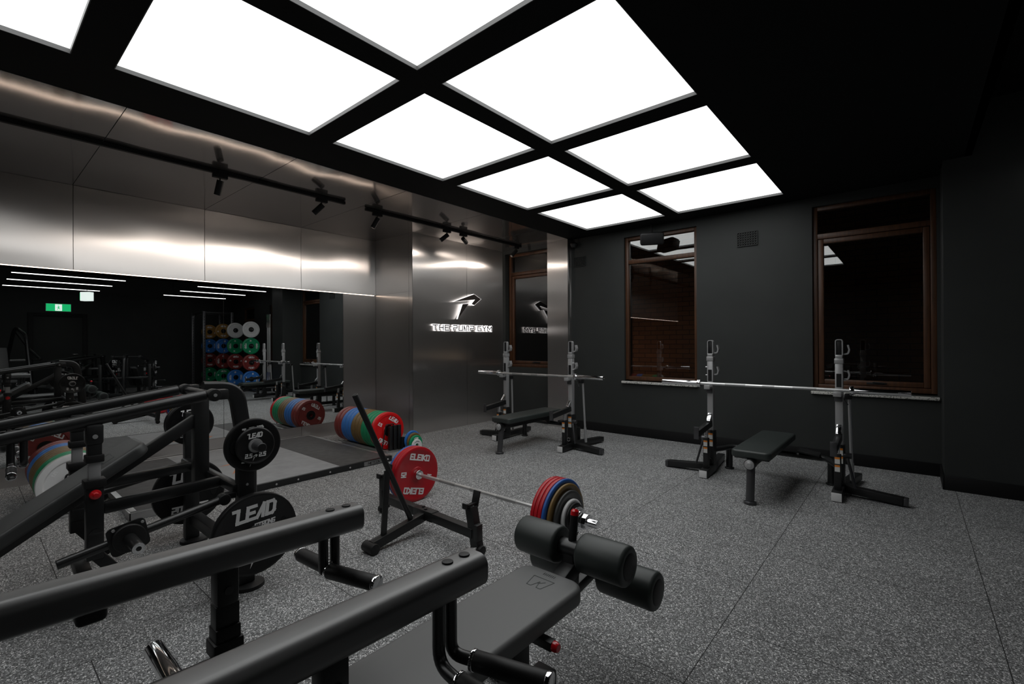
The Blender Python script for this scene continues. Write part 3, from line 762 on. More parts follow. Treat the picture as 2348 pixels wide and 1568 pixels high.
# ================================================================== PLATFORM AND BUMPER STACKS
PZ = .06
t = empty('lifting_platform', 'low lifting platform with grey centre and black mats along the mirror', 'lifting platform', (-5.365, 1.97, 0))
hx, hy = .945, 1.15
MB().span((hx - .035, -hy, 0), (hx, hy, PZ), .002).build('front_rail', M_powder, t)
MB().span((-hx, -hy, 0), (-hx + .035, hy, PZ), .002).build('back_rail', M_galv, t)
for a in (-hy, hy - .04): MB().span((-hx + .035, a, 0), (hx - .035, a + .04, PZ), .002).build('end_rail', M_galv, t)
g = MB(); g.span((hx + .0005, -hy - .012, 0), (hx + .008, -hy + .15, PZ), .002).span((hx - .14, -hy - .012, 0), (hx + .008, -hy - .001, PZ), .002); g.build('corner_plate', M_galv, t)
MB().span((-hx + .035, -.49, .005), (hx - .035, .545, PZ - .001)).build('centre_board', M_platgrey, t, smooth=0)
for a, c in ((-hy + .035, -.493), (.548, hy - .035)):
    MB().span((-hx + .035, a, .005), (hx - .035, c, PZ - .0005), .001).build('rubber_mat', M_mat, t)
g = MB(); arrow(g, (.10, .05, PZ - .0008), (.2, 1, 0), (-1, .2, 0), .56, .0008); g.build('printed_logo', M_orange, t, smooth=0)
g = MB(); g.span((hx + .0005, .80, .008), (hx + .004, 1.04, .052), .0015); pl = g.build('name_plaque', M_plaque, t)
g = MB(); g.text('METCON', (hx + .0042, .92, .030), (0, 1, 0), (0, 0, 1), .024, .20, .001, .15, wide=1.25); g.build('lettering', M_darkletter, pl, smooth=0)
for yy in (-1.0, -.55, -.1, .10, .42, .64, 1.10):
    g = MB(); g.lathe([(0, .004), (.008, .003), (.010, 0)], o=(hx, yy, .03), axis=(1, 0, 0), n=16, closed=False); g.build('bolt', M_chrome, t)
g = MB(); g.span((hx - .16, hy + .001, 0), (hx, hy + .012, PZ), .002); g.build('corner_plate', M_galv, t)

def bumper_words(kg): return [('laad'.replace('laad', 'lEaD'), .150, PI / 2, .045, .18, 0), (kg, .150, .25, .032, 0, 0), (kg, .150, PI - .1, .032, 0, 0), ('lEaD', .150, -PI / 2, .045, .18, PI)]
SEQ = [('rust', .085, '25')] * 2 + [('blue', .075, '20')] * 3 + [('olive', .072, '15')] * 3 + [('green', .066, '10')] * 3 + [('bright', .070, '2.5')]
CN = {'rust': 'rust red', 'blue': 'blue', 'olive': 'ochre', 'green': 'green', 'bright': 'bright red', 'white': 'white'}
PROTO = {}
def bumper(col, th, kg, label, group, loc, rotz, spin=0.0):
    key = (col, th)
    if key not in PROTO:
        PROTO[key] = plate('bumper_plate', label, 'bumper plate', group, .225, th, PC[col], loc, (spin, 0, rotz), bumper_words(kg), rim=.040, recess=.009, hub_mat=None, lm=M_white, hub=.07)
        MB().lathe([(.027, th / 2 - .001), (.068, th / 2 - .001), (.068, th / 2 + .0015), (.027, th / 2 + .0015)], n=40).lathe([(.027, -th / 2 + .001), (.068, -th / 2 + .001), (.068, -th / 2 - .0015), (.027, -th / 2 - .0015)], n=40).build('hub_disc', M_urethane, PROTO[key])
        return PROTO[key]
    return dup(PROTO[key], loc, (spin, 0, rotz), label, group)
def bumper_stack(seq, x0, y0, x1, y1, z, where, group):
    L = math.hypot(x1 - x0, y1 - y0); tot = sum(s[1] + .002 for s in seq); a = math.atan2(y1 - y0, x1 - x0); p = 0.0
    cnt = {}
    tot_c = {}
    for c, th, kg in seq: tot_c[c] = tot_c.get(c, 0) + 1
    for c, th, kg in seq:
        n = cnt.get(c, 0); cnt[c] = n + 1
        pos = (x0 + p + th / 2, y0, z); p += th + .002
        if tot_c[c] == 1: lab = 'only %s bumper plate in the %s' % (CN[c], where)
        else: lab = '%s bumper plate, %s of its colour from the mirror, %s' % (CN[c], NUM[n], where)
        bumper(c, th, kg, lab, group, pos, 0.0, -.55 if n == 0 else random.uniform(-1, 1))
bumper_stack(SEQ, -5.79, 3.41, -4.905, 3.41, .240, 'stack beside the steel corner', 'bumper plates by the steel corner')
SEQL = [('rust', .085, '25')] * 2 + [('blue', .075, '20')] * 2 + [('olive', .072, '15')] * 4 + [('green', .066, '10')] * 2 + [('white', .060, '5')]
bumper_stack(SEQL, -5.76, .58, -4.945, .58, .240, 'stack behind the incline bench', 'bumper plates behind the incline bench')
for (x0, y0, x1, y1, lab) in ((-5.84, 3.41, -4.75, 3.41, 'grey steel tray rack with black end hoop under the bumper plates by the steel corner'), (-5.82, .58, -4.89, .58, 'grey steel tray rack under the bumper plates behind the incline bench')):
    L = math.hypot(x1 - x0, y1 - y0); a = math.atan2(y1 - y0, x1 - x0)
    t = empty('bumper_rack', lab, 'plate rack', ((x0 + x1) / 2, (y0 + y1) / 2, 0), a, 'bumper plate racks')
    g = MB(); g.span((-L / 2, -.17, 0), (L / 2, .17, .012), .002).bar((-L / 2, -.12, .022), (L / 2, -.12, .022), .02, .02, .002).bar((-L / 2, .12, .022), (L / 2, .12, .022), .02, .02, .002); g.build('tray', M_galv, t)
    ex = .413 if y0 > 1 else .420
    MB().tube([(ex + .012, -.115, .01), (ex + .012, -.055, .32), (ex + .012, .055, .32), (ex + .012, .115, .01)], .007, .02, n=10).build('end_hoop', M_powder, t)
    if y0 > 1:
        for k, (px, py, hh) in enumerate(((ex + .05, -.02, .30), (ex + .06, .035, .31), (ex + .07, .09, .31), (ex + .105, .125, .16))):
            MB().span((px - .021, py - .021, .0), (px + .021, py + .021, hh), .003).build('divider_post', M_powder, t)
# small change plates standing on edge
for k, (c, R, th, xx, yy) in enumerate((('blue', .115, .030, -4.715, 3.63), ('olive', .105, .030, -4.665, 3.62), ('green', .095, .030, -4.61, 3.60), ('white', .075, .024, -4.565, 3.58))):
    plate('change_plate', 'small %s change plate standing on edge at the end of the bumper rack' % CN[c], 'weight plate', 'change plates', R, th, PC[c], (xx, yy, R + .001), (0, 0, 0), [('lEaD', R * .62, PI / 2, .02, .18, 0)] if R < .1 else (), rim=.018, recess=.004, hub=.04, lm=M_darkletter if c == 'white' else M_white)

# ================================================================== COMBO RACKS
def sticker(parent, c, wd=.045, ht=.06):
    g = MB(); g.span((c[0] - wd / 2, c[1] - .0012, c[2] - ht / 2), (c[0] + wd / 2, c[1], c[2] + ht / 2)); q = g.build('warning_label', M_label_w, parent, smooth=0)
    g = MB(); g.span((c[0] - wd / 2, c[1] - .0020, c[2] + ht * .22), (c[0] + wd / 2, c[1] - .0014, c[2] + ht / 2)); g.build('label_header', M_label_o, q, smooth=0)
def combo_rack(label, ox):
    t = empty('bench_press_rack', label, 'bench press rack', (ox, 4.75, 0), 0, 'bench press racks')
    for s in (-1, 1):
        X = s * .53
        g = MB(); g.bar((X, -.125, .04), (X, .16, .06), .075, .072, .004); g.build('front_foot', M_powder, t)
        g = MB(); g.box((X, -.132, .040), (.072, .006, .068), .002); g.build('foot_cap', M_cap, t)
        g = MB(); g.bar((X + s * .02, .14, .06), (X + s * .42, .09, .04), .075, .06, .004); g.build('side_leg', M_powder, t)
        g = MB(); g.bar((X + s * .42, .09, .04), (X + s * .45, .088, .039), .074, .058, .004); g.build('leg_cap', M_gun, t)
        g = MB(); g.bar((X, .14, .06), (X + s * .08, .72, .045), .075, .06, .004); g.build('rear_leg', M_powder, t)
        g = MB(); g.span((X - .036, .08, .03), (X + .036, .17, .43), .006); sl = g.build('lower_sleeve', M_powder, t)
        sticker(sl, (X + .004, .0795, .375)); sticker(sl, (X + .004, .0795, .305))
        g = MB(); g.span((X - .028, .092, .43), (X + .028, .152, 1.12), .004); up = g.build('upright', M_silver, t)
        g = MB(); g.span((X - .018, .0905, .92), (X + .018, .0918, 1.035), 0); g.build('slot', M_rubber, up, smooth=0)
        g = MB(); g.span((X - .032, .086, 1.12), (X + .032, .158, 1.165), .004); g.span((X - .026, .090, 1.165), (X + .026, .154, 1.195), .006); g.build('upright_cap', M_silver, t)
        g = MB()
        pts = [(X - .024, .12, 1.19), (X - .024, .12, 1.325), (X + .024, .12, 1.325), (X + .024, .12, 1.19)]
        g.sweep(pts, [(-.004, -.02), (.004, -.02), (.004, .02), (-.004, .02)], .018, up=(0, 1, 0)); lp = g.build('slide_post', M_silver, t)
        g = MB(); g.span((X - .020, .110, 1.19), (X + .020, .130, 1.318), .004); g.build('slide_core', M_rubber, lp)
        # catch hooks
        for z in (1.235, 1.02):
            g = MB(); pts = [(X + .03, .14, z - .035), (X + .062, .14, z - .030), (X + .070, .14, z + .005), (X + .060, .14, z + .045)]
            g.sweep(pts, [(-.006, -.022), (.006, -.022), (.006, .022), (-.006, .022)], .02, up=(0, 1, 0)); g.build('bar_catch', M_silver, t)
        g = MB(); g.span((X - .034, .020, .845), (X + .022, .092, .868), .003).span((X - .034, .012, .845), (X + .022, .026, .885), .003); hk = g.build('bar_hook', M_silver, t)
        g = MB(); g.span((X - .032, .078, .80), (X + .024, .094, .86), .003); g.build('hook_plate', M_gun, hk)
        for z in (.98, 1.06):
            g = MB(); g.cyl((X + s * .028, .12, z), (X + s * .05, .12, z), .006, n=12); g.build('pin', M_chrome, t)
        # safety arm with its own post
        g = MB(); g.bar((X, .09, .50), (X, -.30, .455), .045, .058, .003); arm = g.build('safety_arm', M_powder, t)
        g = MB(); g.box((X, -.305, .462), (.046, .010, .115), .003); g.build('arm_end_plate', M_gun, arm)
        g = MB(); g.bar((X, .088, .60), (X, .03, .53), .036, .012, .002, up=(0, 1, 0)); g.build('arm_brace', M_chrome, arm)
        g = MB(); g.span((X - .024 - .0, -.055, .07), (X + .024, -.005, .375), .004); po = g.build('safety_post', M_powder, t)
        sticker(po, (X, -.0555, .325), .036, .055); sticker(po, (X, -.0555, .26), .036, .055)
        g = MB(); g.span((X - .016, -.044, .375), (X + .016, -.016, .47), .003); g.build('post_slide', M_silver, po)
        g = MB()
        for k in range(4): g.cyl((X, -.0445, .39 + .02 * k), (X, -.0452, .39 + .02 * k), .004, n=10)
        g.build('pin_hole', M_darkbase, po, smooth=0)
        # height lever behind the upright
        g = MB(); g.cyl((X + s * .07, .34, .06), (X + s * .055, .30, .82), .013, n=16); lv = g.build('height_lever', M_silver, t)
        g = MB(); g.cyl((X + s * .07, .34, .06), (X + s * .0665, .3305, .24), .017, n=16); g.build('lever_grip', M_silver, lv)
        g = MB(); g.box((X + s * .05, .27, .83), (.05, .07, .05), .006); g.tube([(X + s * .05 - .025, .27, .84), (X + s * .05 - .03, .24, .80), (X + s * .05, .22, .76)], .007, .01, n=8); g.build('lever_pivot', M_powder, lv)
        g = MB(); g.bar((X + s * .06, .06, .33), (X + s * .115, .02, .10), .018, .018, .004); g.cyl((X + s * .03, .1, .345), (X + s * .085, .1, .345), .024, n=20, bev=.003); g.build('release_pedal', M_gun, t)
        g = MB(); g.cyl((X - s * .0, .06, .13), (X - s * .0, .078, .13), .032, n=28, bev=.004); cp = g.build('pivot_cover', M_powder, t)
        g = MB(); g.lathe([(.018, .0), (.022, .0), (.022, -.003), (.018, -.003)], o=(X, .0595, .13), axis=(0, 1, 0), n=28); g.build('cover_ring', M_chrome, cp)
        g = MB(); g.cyl((s * .44, .41, 0), (s * .44, .41, .22), .032, n=24).cyl((s * .44, .41, 0), (s * .44, .41, .016), .045, n=28, bev=.004); g.build('rear_post', M_satin, t)
    oval = [(.036 * math.cos(2 * PI * k / 18), .024 * math.sin(2 * PI * k / 18)) for k in range(18)]
    MB().sweep([(-.53, .15, .225), (-.40, .41, .235), (.40, .41, .235), (.53, .15, .225)], oval, .12).build('rear_crossbar', M_satin, t)
    MB().span((-.022, -.56, .285), (.022, .50, .345), .005).build('bench_rail', M_powder, t)
    MB().span((-.03, .37, .22), (.03, .45, .30), .005).build('rail_bracket', M_powder, t)
    g = MB(); g.pad((0, -.06, .392), (.30, 1.10, .062), .045, .016); pad = g.build('bench_pad', M_padg, t)
    g = MB(); g.box((0, -.06, .355), (.26, 1.02, .014), .003); g.build('pad_board', M_powder, pad)
    MB().cyl((0, -.615, .0), (0, -.575, .325), .032, n=28).cyl((0, -.615, 0), (0, -.613, .022), .048, n=32, bev=.006).build('bench_leg', M_gun, t)
    g = MB(); g.cyl((0, -.632, .318), (0, -.545, .318), .042, n=32, bev=.005); hb = g.build('bench_hub', M_powder, t)
    g = MB(); g.lathe([(.0, -.012), (.016, -.012), (.018, -.008), (.036, -.002), (.038, .004), (0, .004)], o=(0, -.634, .318), axis=(0, 1, 0), n=36, closed=False); g.build('hub_cap', M_silver, hb)
    MB().box((.27, .395, .272), (.18, .14, .022), .006, rot=Matrix.Rotation(.12, 3, 'Y')).build('foot_plate', M_powder, t)
    return t
combo_rack('silver bench press rack standing in front of the steel column', -3.715)
combo_rack('silver bench press rack standing under the wide window by the pillar', -.995)
barbell('empty chrome barbell racked in front of the steel column', 'racked barbells', (-3.70, 4.805, .898), .615, .385)
barbell('empty chrome barbell racked under the wide window', 'racked barbells', (-.995, 4.805, .898), .615, .385)

# ================================================================== LEVER BENCHES
OVAL = lambda a, c, n=20: [(a * math.cos(2 * PI * k / n), c * math.sin(2 * PI * k / n)) for k in range(n)]
def rrect(a, c, r, n=5):
    out = []
    for cx, cy, a0 in ((a - r, c - r, 0), (-a + r, c - r, PI / 2), (-a + r, -c + r, PI), (a - r, -c + r, 3 * PI / 2)):
        for k in range(n + 1):
            q = a0 + PI / 2 * k / n; out.append((cx + r * math.cos(q), cy + r * math.sin(q)))
    return out
def lever_bench(label, loc, rotz, arm_end_z, arm_piv_z, flat, plates_label, armw=.026, armh=.030, X2o=.46, horn=.16):
    """plate-loaded lever bench; local +y runs from the lifter's hands to the tall pivot post"""
    t = empty('lever_press_bench', label, 'weight machine', loc, rotz, 'lever press benches')
    PV = .50
    # frame
    MB().span((-.04, -.95, .05), (.04, .62, .13), .006).build('base_beam', M_powder, t)
    MB().bar((-.46, .60, .16), (.46, .60, .16), .06, .07, .005).build('rear_beam', M_powder, t)
    MB().bar((-.30, -.92, .045), (.30, -.92, .045), .07, .06, .005).build('front_foot', M_powder, t)
    for s in (-1, 1):
        g = MB(); g.span((s * .455 - .03, .545, .03), (s * .455 + .03, .625, .86), .006); po = g.build('plate_post', M_powder, t)
        g = MB(); g.lathe([(0, .03), (.055, .028), (.078, .018), (.080, 0), (0, 0)], o=(s * .455, .60, 0), axis=(0, 0, 1), n=36, closed=False); g.build('rubber_foot', M_rubber, t)
        for zz, ln in ((.775, .16), (.31, .20)):
            g = MB(); g.cyl((s * .48, .60, zz), (s * (.485 + ln), .60, zz), .0235, n=24, bev=.003); hn = g.build('plate_horn', M_gun, t)
            g = MB(); g.cyl((s * (.485 + ln), .60, zz), (s * (.488 + ln), .60, zz), .019, n=20); g.build('horn_cap', M_rubber, hn)
        for zz in (.56, .64):
            g = MB(); g.cyl((s * .484, .585, zz), (s * .491, .585, zz), .007, n=6); g.build('bolt', M_silver, po)
    g = MB(); g.span((-.036, PV - .03, .50), (.036, PV + .045, arm_piv_z - .02), .006); mp = g.build('pivot_post', M_powder, t)
    g = MB(); g.sweep([(0, PV + .02, arm_piv_z + .015), (0, PV + .20, arm_piv_z + .005), (0, PV + .27, .55), (0, PV + .27, .06)], rrect(.045, .030, .018), .12, n=10, up=(1, 0, 0)); g.build('arched_tube', M_satin, t)
    g = MB(); g.cyl((-.27, PV, arm_piv_z), (.27, PV, arm_piv_z), .020, n=20); g.build('pivot_axle', M_powder, t)
    g = MB(); g.bar((-.455, PV + .05, .54), (.455, PV + .05, .54), .05, .05, .012); g.build('cross_tube', M_satin, t)
    for s in (-1, 1):
        g = MB(); g.bar((s * .25, .03, .53), (s * .25, PV + .03, .545), .042, .058, .012); g.build('frame_rail', M_satin, t)
        # lever arm
        X = s * .25
        ay0 = -.325; d = V((0, ay0 - PV, arm_end_z - arm_piv_z)).normalized()
        p0 = V((X, PV - .04, arm_piv_z)) ; p1 = V((X, ay0, arm_end_z))
        g = MB(); g.sweep([p0, p1 - d * .006, p1], rrect(armw, armh, armh * .72, 7) if flat else OVAL(armw, armh, 28))
        am = g.build('lever_arm', M_arm if flat else M_satin, t)
        g = MB(); g.cyl((X - .030, PV, arm_piv_z), (X + .030, PV, arm_piv_z), .034, n=28, bev=.004); g.box((X, PV + .03, arm_piv_z), (.058, .075, .056), .006); kn = g.build('pivot_knuckle', M_powder, am)
        g = MB(); g.cyl((X - .034, PV, arm_piv_z), (X + .034, PV, arm_piv_z), .009, n=16); g.build('bolt', M_silver, kn)
        n_ = V((0, -d.z, d.y)); n_ = n_ if n_.z > 0 else -n_
        for q in (.035, .085):
            c = p1 - d * q
            g = MB(); g.cyl(c + n_ * (armh - .002), c + n_ * (armh + .0035), .0125, n=24, bev=.0015); g.build('cap_bolt', M_rubber, am)
        # bent handles under the end of the arm
        if flat:
            hs = ([(.07, (.026, .003), .142, (.97, .02, -.04)), (.105, (-.010, -.012), .132, (-.96, -.27, 0))] if s > 0 else
                  [(.075, (-.055, -.016), .165, (-.95, -.28, .0)), (.110, (-.075, .010), .172, (-.96, -.06, .0))])
            gr, tr, gl_, bend = .0205, .0135, .165, .05
        else:
            hs = [(.055, (s * .040, 0), .132, (s, -.05, -.02)), (.095, (-s * .040, 0), .132, (-s, .05, -.02))]
            gr, tr, gl_, bend = .0165, .0135, .125, .03
        for q, off, drop, dr in hs:
            c = p1 - d * q; dr = V(dr).normalized()
            e0 = c - V((0, 0, .02)); e2 = c + V((off[0], off[1], -drop)); e1 = e2 - dr * (abs(off[0]) + .012); e1.x, e1.y = c.x, c.y
            if not flat: e1.z = e2.z + .010
            g = MB(); g.tube([e0, e1, e2], tr, bend, n=14); hd = g.build('handle_tube', M_satin, am)
            g = MB(); g.cyl(e2, e2 + dr * gl_, gr, n=24, bev=.002); g.build('grip', M_rubber, hd)
            g = MB(); g.cyl(e2 - dr * .004, e2 + dr * .004, gr + .0015, n=24, bev=.001); g.build('grip_ring', M_chrome, hd)
            g = MB(); g.cyl(e2 + dr * (gl_ - .001), e2 + dr * (gl_ + .011), gr + .0007, n=24, bev=.002); g.build('grip_end_cap', M_chrome, hd)
        if flat:
            g = MB(); g.box(p1 - d * .60 - V((0, 0, .042)), (.045, .05, .035), .010, seg=3); g.build('arm_stop', M_rubber, am)
        # telescopic support post under the arm
        yo, pw = (.03, .82) if flat else (0, 1)
        zt = arm_end_z + (arm_piv_z - arm_end_z) * (.325 / (.325 + PV)) - armh
        g = MB(); g.span((X - .030 * pw, yo - .032 * pw, zt - .085), (X + .030 * pw, yo + .032 * pw, zt + .012), .012, ); br = g.build('arm_saddle', M_powder, t)
        g = MB(); g.cyl((X - .035 * pw, yo, zt - .045), (X + .035 * pw, yo, zt - .045), .010, n=16); g.build('bolt', M_satin if flat else M_silver, br)
        g = MB(); g.span((X - .024 * pw, yo - .026, zt - .135), (X + .024 * pw, yo + .026, zt - .08), .003); g.build('saddle_stem', M_powder, br)
        zl = zt - .172 if flat else max(zt - .255, .50)
        g = MB(); g.span((X - .020, yo - .022, zl), (X + .020, yo + .022, zt - .13), .004); tl = g.build('chrome_slide', M_silver, t)
        g = MB(); g.span((X - .031 * pw, yo - .034 * pw, zt - .168), (X + .031 * pw, yo + .034 * pw, zt - .132), .005); g.build('slide_stop', M_rubber, tl)
        g = MB(); g.span((X - .028 * pw, yo - .032 * pw, .30), (X + .028 * pw, yo + .032 * pw, zl + .005), .004); ps = g.build('support_post', M_powder, t)
        g = MB(); g.span((X - .036 * pw, yo - .040 * pw, zl - .03), (X + .036 * pw, yo + .040 * pw, zl + .008), .004); g.build('post_collar', M_rubber, ps)
        g = MB(); g.lathe([(0, .022), (.010, .021), (.012, .014), (.020, .011), (.023, .004), (.023, 0), (0, 0)], o=(X + s * .028, yo, zl - (.028 if flat else .062)), axis=(s, 0, 0), n=28, closed=False); g.build('lock_knob', M_red, ps)
        g = MB(); g.cyl((X - .032, 0, .42), (X + .032, 0, .42), .024, n=24); g.span((X - .035, -.03, .36), (X + .035, .03, .43), .01); g.build('post_pivot', M_powder, ps)
        g = MB(); g.bar((X, -.01, .34), (X, .13, .14), .045, .05, .006); g.bar((X, .0, .16), (0, .0, .12), .06, .06, .006); g.build('post_brace', M_powder, t)
        # lower lever with loading horn
        X2 = s * X2o
        g = MB(); g.cyl((X2, -.15, .385), (X2, .47, .50), .020, n=20, bev=.004); ll = g.build('loading_lever', M_satin, t)
        g = MB(); g.cyl((X2 - .026, .48, .502), (X2 + .026, .48, .502), .028, n=24, bev=.003); g.box((X2 - s * .01, .51, .51), (.03, .06, .03), .004); g.build('lever_joint', M_powder, ll)
        g = MB(); g.prism(rrect(.072, .066, .022), (X2 + s * .017, .085, .435), (0, s * .98, s * .2), (0, -.2, .98), .010); hp = g.build('horn_flange', M_powder, ll)
        g = MB(); g.cyl((X2 + s * .027, .085, .435), (X2 + s * .05, .085, .435), .062, n=36, bev=.005); g.build('rubber_stop', M_rubber, ll)
        g = MB(); g.cyl((X2 + s * .05, .085, .435), (X2 + s * (.05 + horn), .085, .435), .0245, n=28, bev=.003); hn = g.build('loading_horn', M_satin if not flat else M_chrome, ll)
        g = MB(); g.lathe([(.010, s * .001), (.0235, s * .001), (.0235, s * .003), (.010, s * .003)], o=(X2 + s * (.05 + horn), .085, .435), axis=(1, 0, 0), n=24); g.build('horn_ring', M_chrome, hn)
        for aa, bb in ((-.055, .045), (.05, .058)):
            g = MB(); g.cyl((X2 + s * .026, .085 + aa, .435 + bb), (X2 + s * .032, .085 + aa, .435 + bb), .007, n=6); g.build('bolt', M_silver, ll)
    if not flat:
        # inclined back pad rising towards the pivot post, seat beyond
        a = math.atan2(.34, .53); L = .86
        top = V((0, .215, .80)); dirp = V((0, -math.cos(a), -math.sin(a))); c = top + dirp * (L / 2); rot = Matrix.Rotation(a, 3, 'X')
        nrm = V((0, -math.sin(a), math.cos(a)))
        g = MB(); g.pad(c - nrm * .03, (.27, L, .062), .060, .018, rot=rot); bp = g.build('back_pad', M_padi, t)
        g = MB(); o = top + dirp * .13 + nrm * .0012
        for (x0, y0, x1, y1) in ((-.06, .0, .06, .004), (-.06, .05, .06, .054), (-.06, 0, -.056, .05), (.056, 0, .06, .05)):
            g.prism([(x0, -y1), (x1, -y1), (x1, -y0), (x0, -y0)], o, V((1, 0, 0)), -dirp, .0006)
        g.build('embossed_logo', M_padg, bp, smooth=0)
        g = MB(); g.bar(top + dirp * .78 - nrm * .085, top - dirp * .30 - nrm * .085, .05, .06, .005); g.build('pad_rail', M_powder, t)
        g = MB(); g.pad((0, -.72, .40), (.28, .34, .062), .05, .018, rot=Matrix.Rotation(-.12, 3, 'X')); g.build('seat_pad', M_padi, t)
        g = MB(); g.span((-.03, -.75, .12), (.03, -.68, .37), .005); g.build('seat_post', M_powder, t)
    else:
        g = MB(); g.pad((0, -.47, .418), (.275, 1.06, .064), .060, .018); bp = g.build('bench_pad', M_pad, t)
        g = MB(); o = V((0, -.90, .4502))
        for p_, q_ in (((-.045, -.03), (.045, -.03)), ((-.045, -.03), (-.030, .035)), ((.045, -.03), (.030, .035)), ((-.030, .035), (-.012, .035)), ((.030, .035), (.012, .035)), ((-.012, .035), (0, -.005)), ((0, -.005), (.012, .035)), ((-.02, -.012), (.0, .01))):
            A, B = V(p_), V(q_); dd = (B - A).normalized(); w_ = V((-dd.y, dd.x)) * .0015
            g.prism([A - w_, B - w_, B + w_, A + w_], o, V((1, 0, 0)), V((0, 1, 0)), .0007)
        g.build('embossed_logo', M_padg, bp, smooth=0)
        g = MB(); g.text('RENOUT'.replace('RENOUT', 'MERRICK') if False else 'IIIIIII', (0, -.962, .4502), (1, 0, 0), (0, 1, 0), .012, .2, .0007, gap=.55); g.build('embossed_line', M_padg, bp, smooth=0)
        g = MB(); g.span((-.06, -.95, .335), (.06, .2, .384), .006); g.build('pad_rail', M_powder, t)
        g = MB(); g.span((-.035, -.80, .12), (.035, -.72, .34), .005); g.build('pad_post', M_powder, t)
        g = MB(); g.bar((-.0, -.90, .35), (0, -1.13, .44), .06, .06, .005); g.bar((0, -1.10, .30), (0, -1.11, .50), .05, .05, .006); g.bar((0, -1.12, .34), (0, -1.27, .36), .045, .045, .006); g.box((.06, -1.02, .345), (.12, .12, .03), .006); g.build('roller_bracket', M_powder, t)
        # in this machine local x is mirrored in the picture (it is turned around)
        for (yy, zz, r0, r1, rad) in ((-1.115, .50, .048, .245, .073), (-1.27, .36, .048, .285, .072)):
            g = MB(); g.cyl((-r0, yy, zz), (r0, yy, zz), .024, n=20); g.tube([(-r0, yy, zz), (r0, yy, zz)], .034, 0, n=24); ax = g.build('roller_axle', M_satin, t)
            for s in (-1, 1):
                g = MB(); g.cyl((s * r0, yy, zz), (s * r1, yy, zz), rad, n=44, bev=.014); ro = g.build('foam_roller', M_padg, ax)
                g = MB(); g.lathe([(0, s * .004), (.040, s * .004), (.048, s * .001), (.048, 0), (0, 0)], o=(s * r1, yy, zz), axis=(1, 0, 0), n=36, closed=False); g.build('roller_cap', M_rubber, ax)
        g = MB(); g.cyl((.0, -1.115, .515), (-.0, -1.135, .625), .0165, n=20); hh = g.build('adjust_handle', M_rubber, t)
        g = MB(); g.lathe([(0, .024), (.010, .023), (.0165, .016), (.0172, 0), (0, 0)], o=(0, -1.135, .625), axis=(0, -.18, 1), n=24, closed=False); g.build('handle_tip', M_red, hh)
        for (x, y, z) in ((-.165, -.755, .362), (-.25, -.52, .42)):
            g = MB(); g.lathe([(0, -.020), (.012, -.019), (.016, -.010), (.016, 0), (0, 0)], o=(x, y, z), axis=(1, 0, 0), n=20, closed=False); g.build('pop_pin', M_red, t)
            g = MB(); g.bar((x, y, z), (x + .09, y, z), .03, .03, .004); g.build('pin_housing', M_powder, t)
    return t
LB1 = lever_bench('black incline lever bench loaded with black plates in front of the platform', (-3.20, .41, 0), 0.0, .905, 1.03, False, '')
LB2 = lever_bench('black flat lever bench with foam rollers, nearest the camera', (-1.02, .445, 0), PI, .795, .815, True, '', armw=.042, armh=.036, X2o=.30, horn=.29)

# plates on the incline lever bench
def black_plate(label, R, th, loc, kg, slot=False, words=True, strong=False):
    ws = []
    if words:
        k = R / .21
        ws = [('lEaD', R * .55, PI / 2 + .0, .062 * k if R > .15 else R * .22, .2, .08)]
        if strong: ws.append(('STRONG', R * .30, PI / 2 - .75, .020, .2, .08))
        ws += [(kg, R * .62, -PI / 2 + .60, R * .19, .1, 0), (kg, R * .62, -PI / 2 - .60, R * .19, .1, 0)]
    return plate('weight_plate', label, 'weight plate', 'plates on the incline lever bench', R, th, M_urethane, loc, (0, 0, 0), ws, rim=R * .07, recess=.006, hub=R * .2, hub_mat=M_silver, hole=.0245,
                 arrows=[(R * .62, -PI / 2, R * .32)] if words else (), slots=[(R * .66, .0, R * .25), (R * .66, PI, R * .25)] if slot else ())
cx = -3.20; py = 1.01
black_plate('large black 20 plate on the low horn of the incline bench, camera side', .213, .042, (cx + .55, py, .31), '20', True, True, True)
black_plate('black 5 plate behind the 2.5 plate on the high horn, camera side', .140, .032, (cx + .525, py, .775), '5', True)
black_plate('small black 2.5 plate outermost on the high horn, camera side', .098, .022, (cx + .555, py, .775), '2.5')
black_plate('large black 20 plate on the low horn of the incline bench, mirror side', .213, .042, (cx - .55, py, .31), '20', True, True, True)
black_plate('black 5 plate inner on the high horn, mirror side', .140, .032, (cx - .525, py, .775), '5', True)
black_plate('black 5 plate outer on the high horn, mirror side', .140, .032, (cx - .560, py, .775), '5', True)

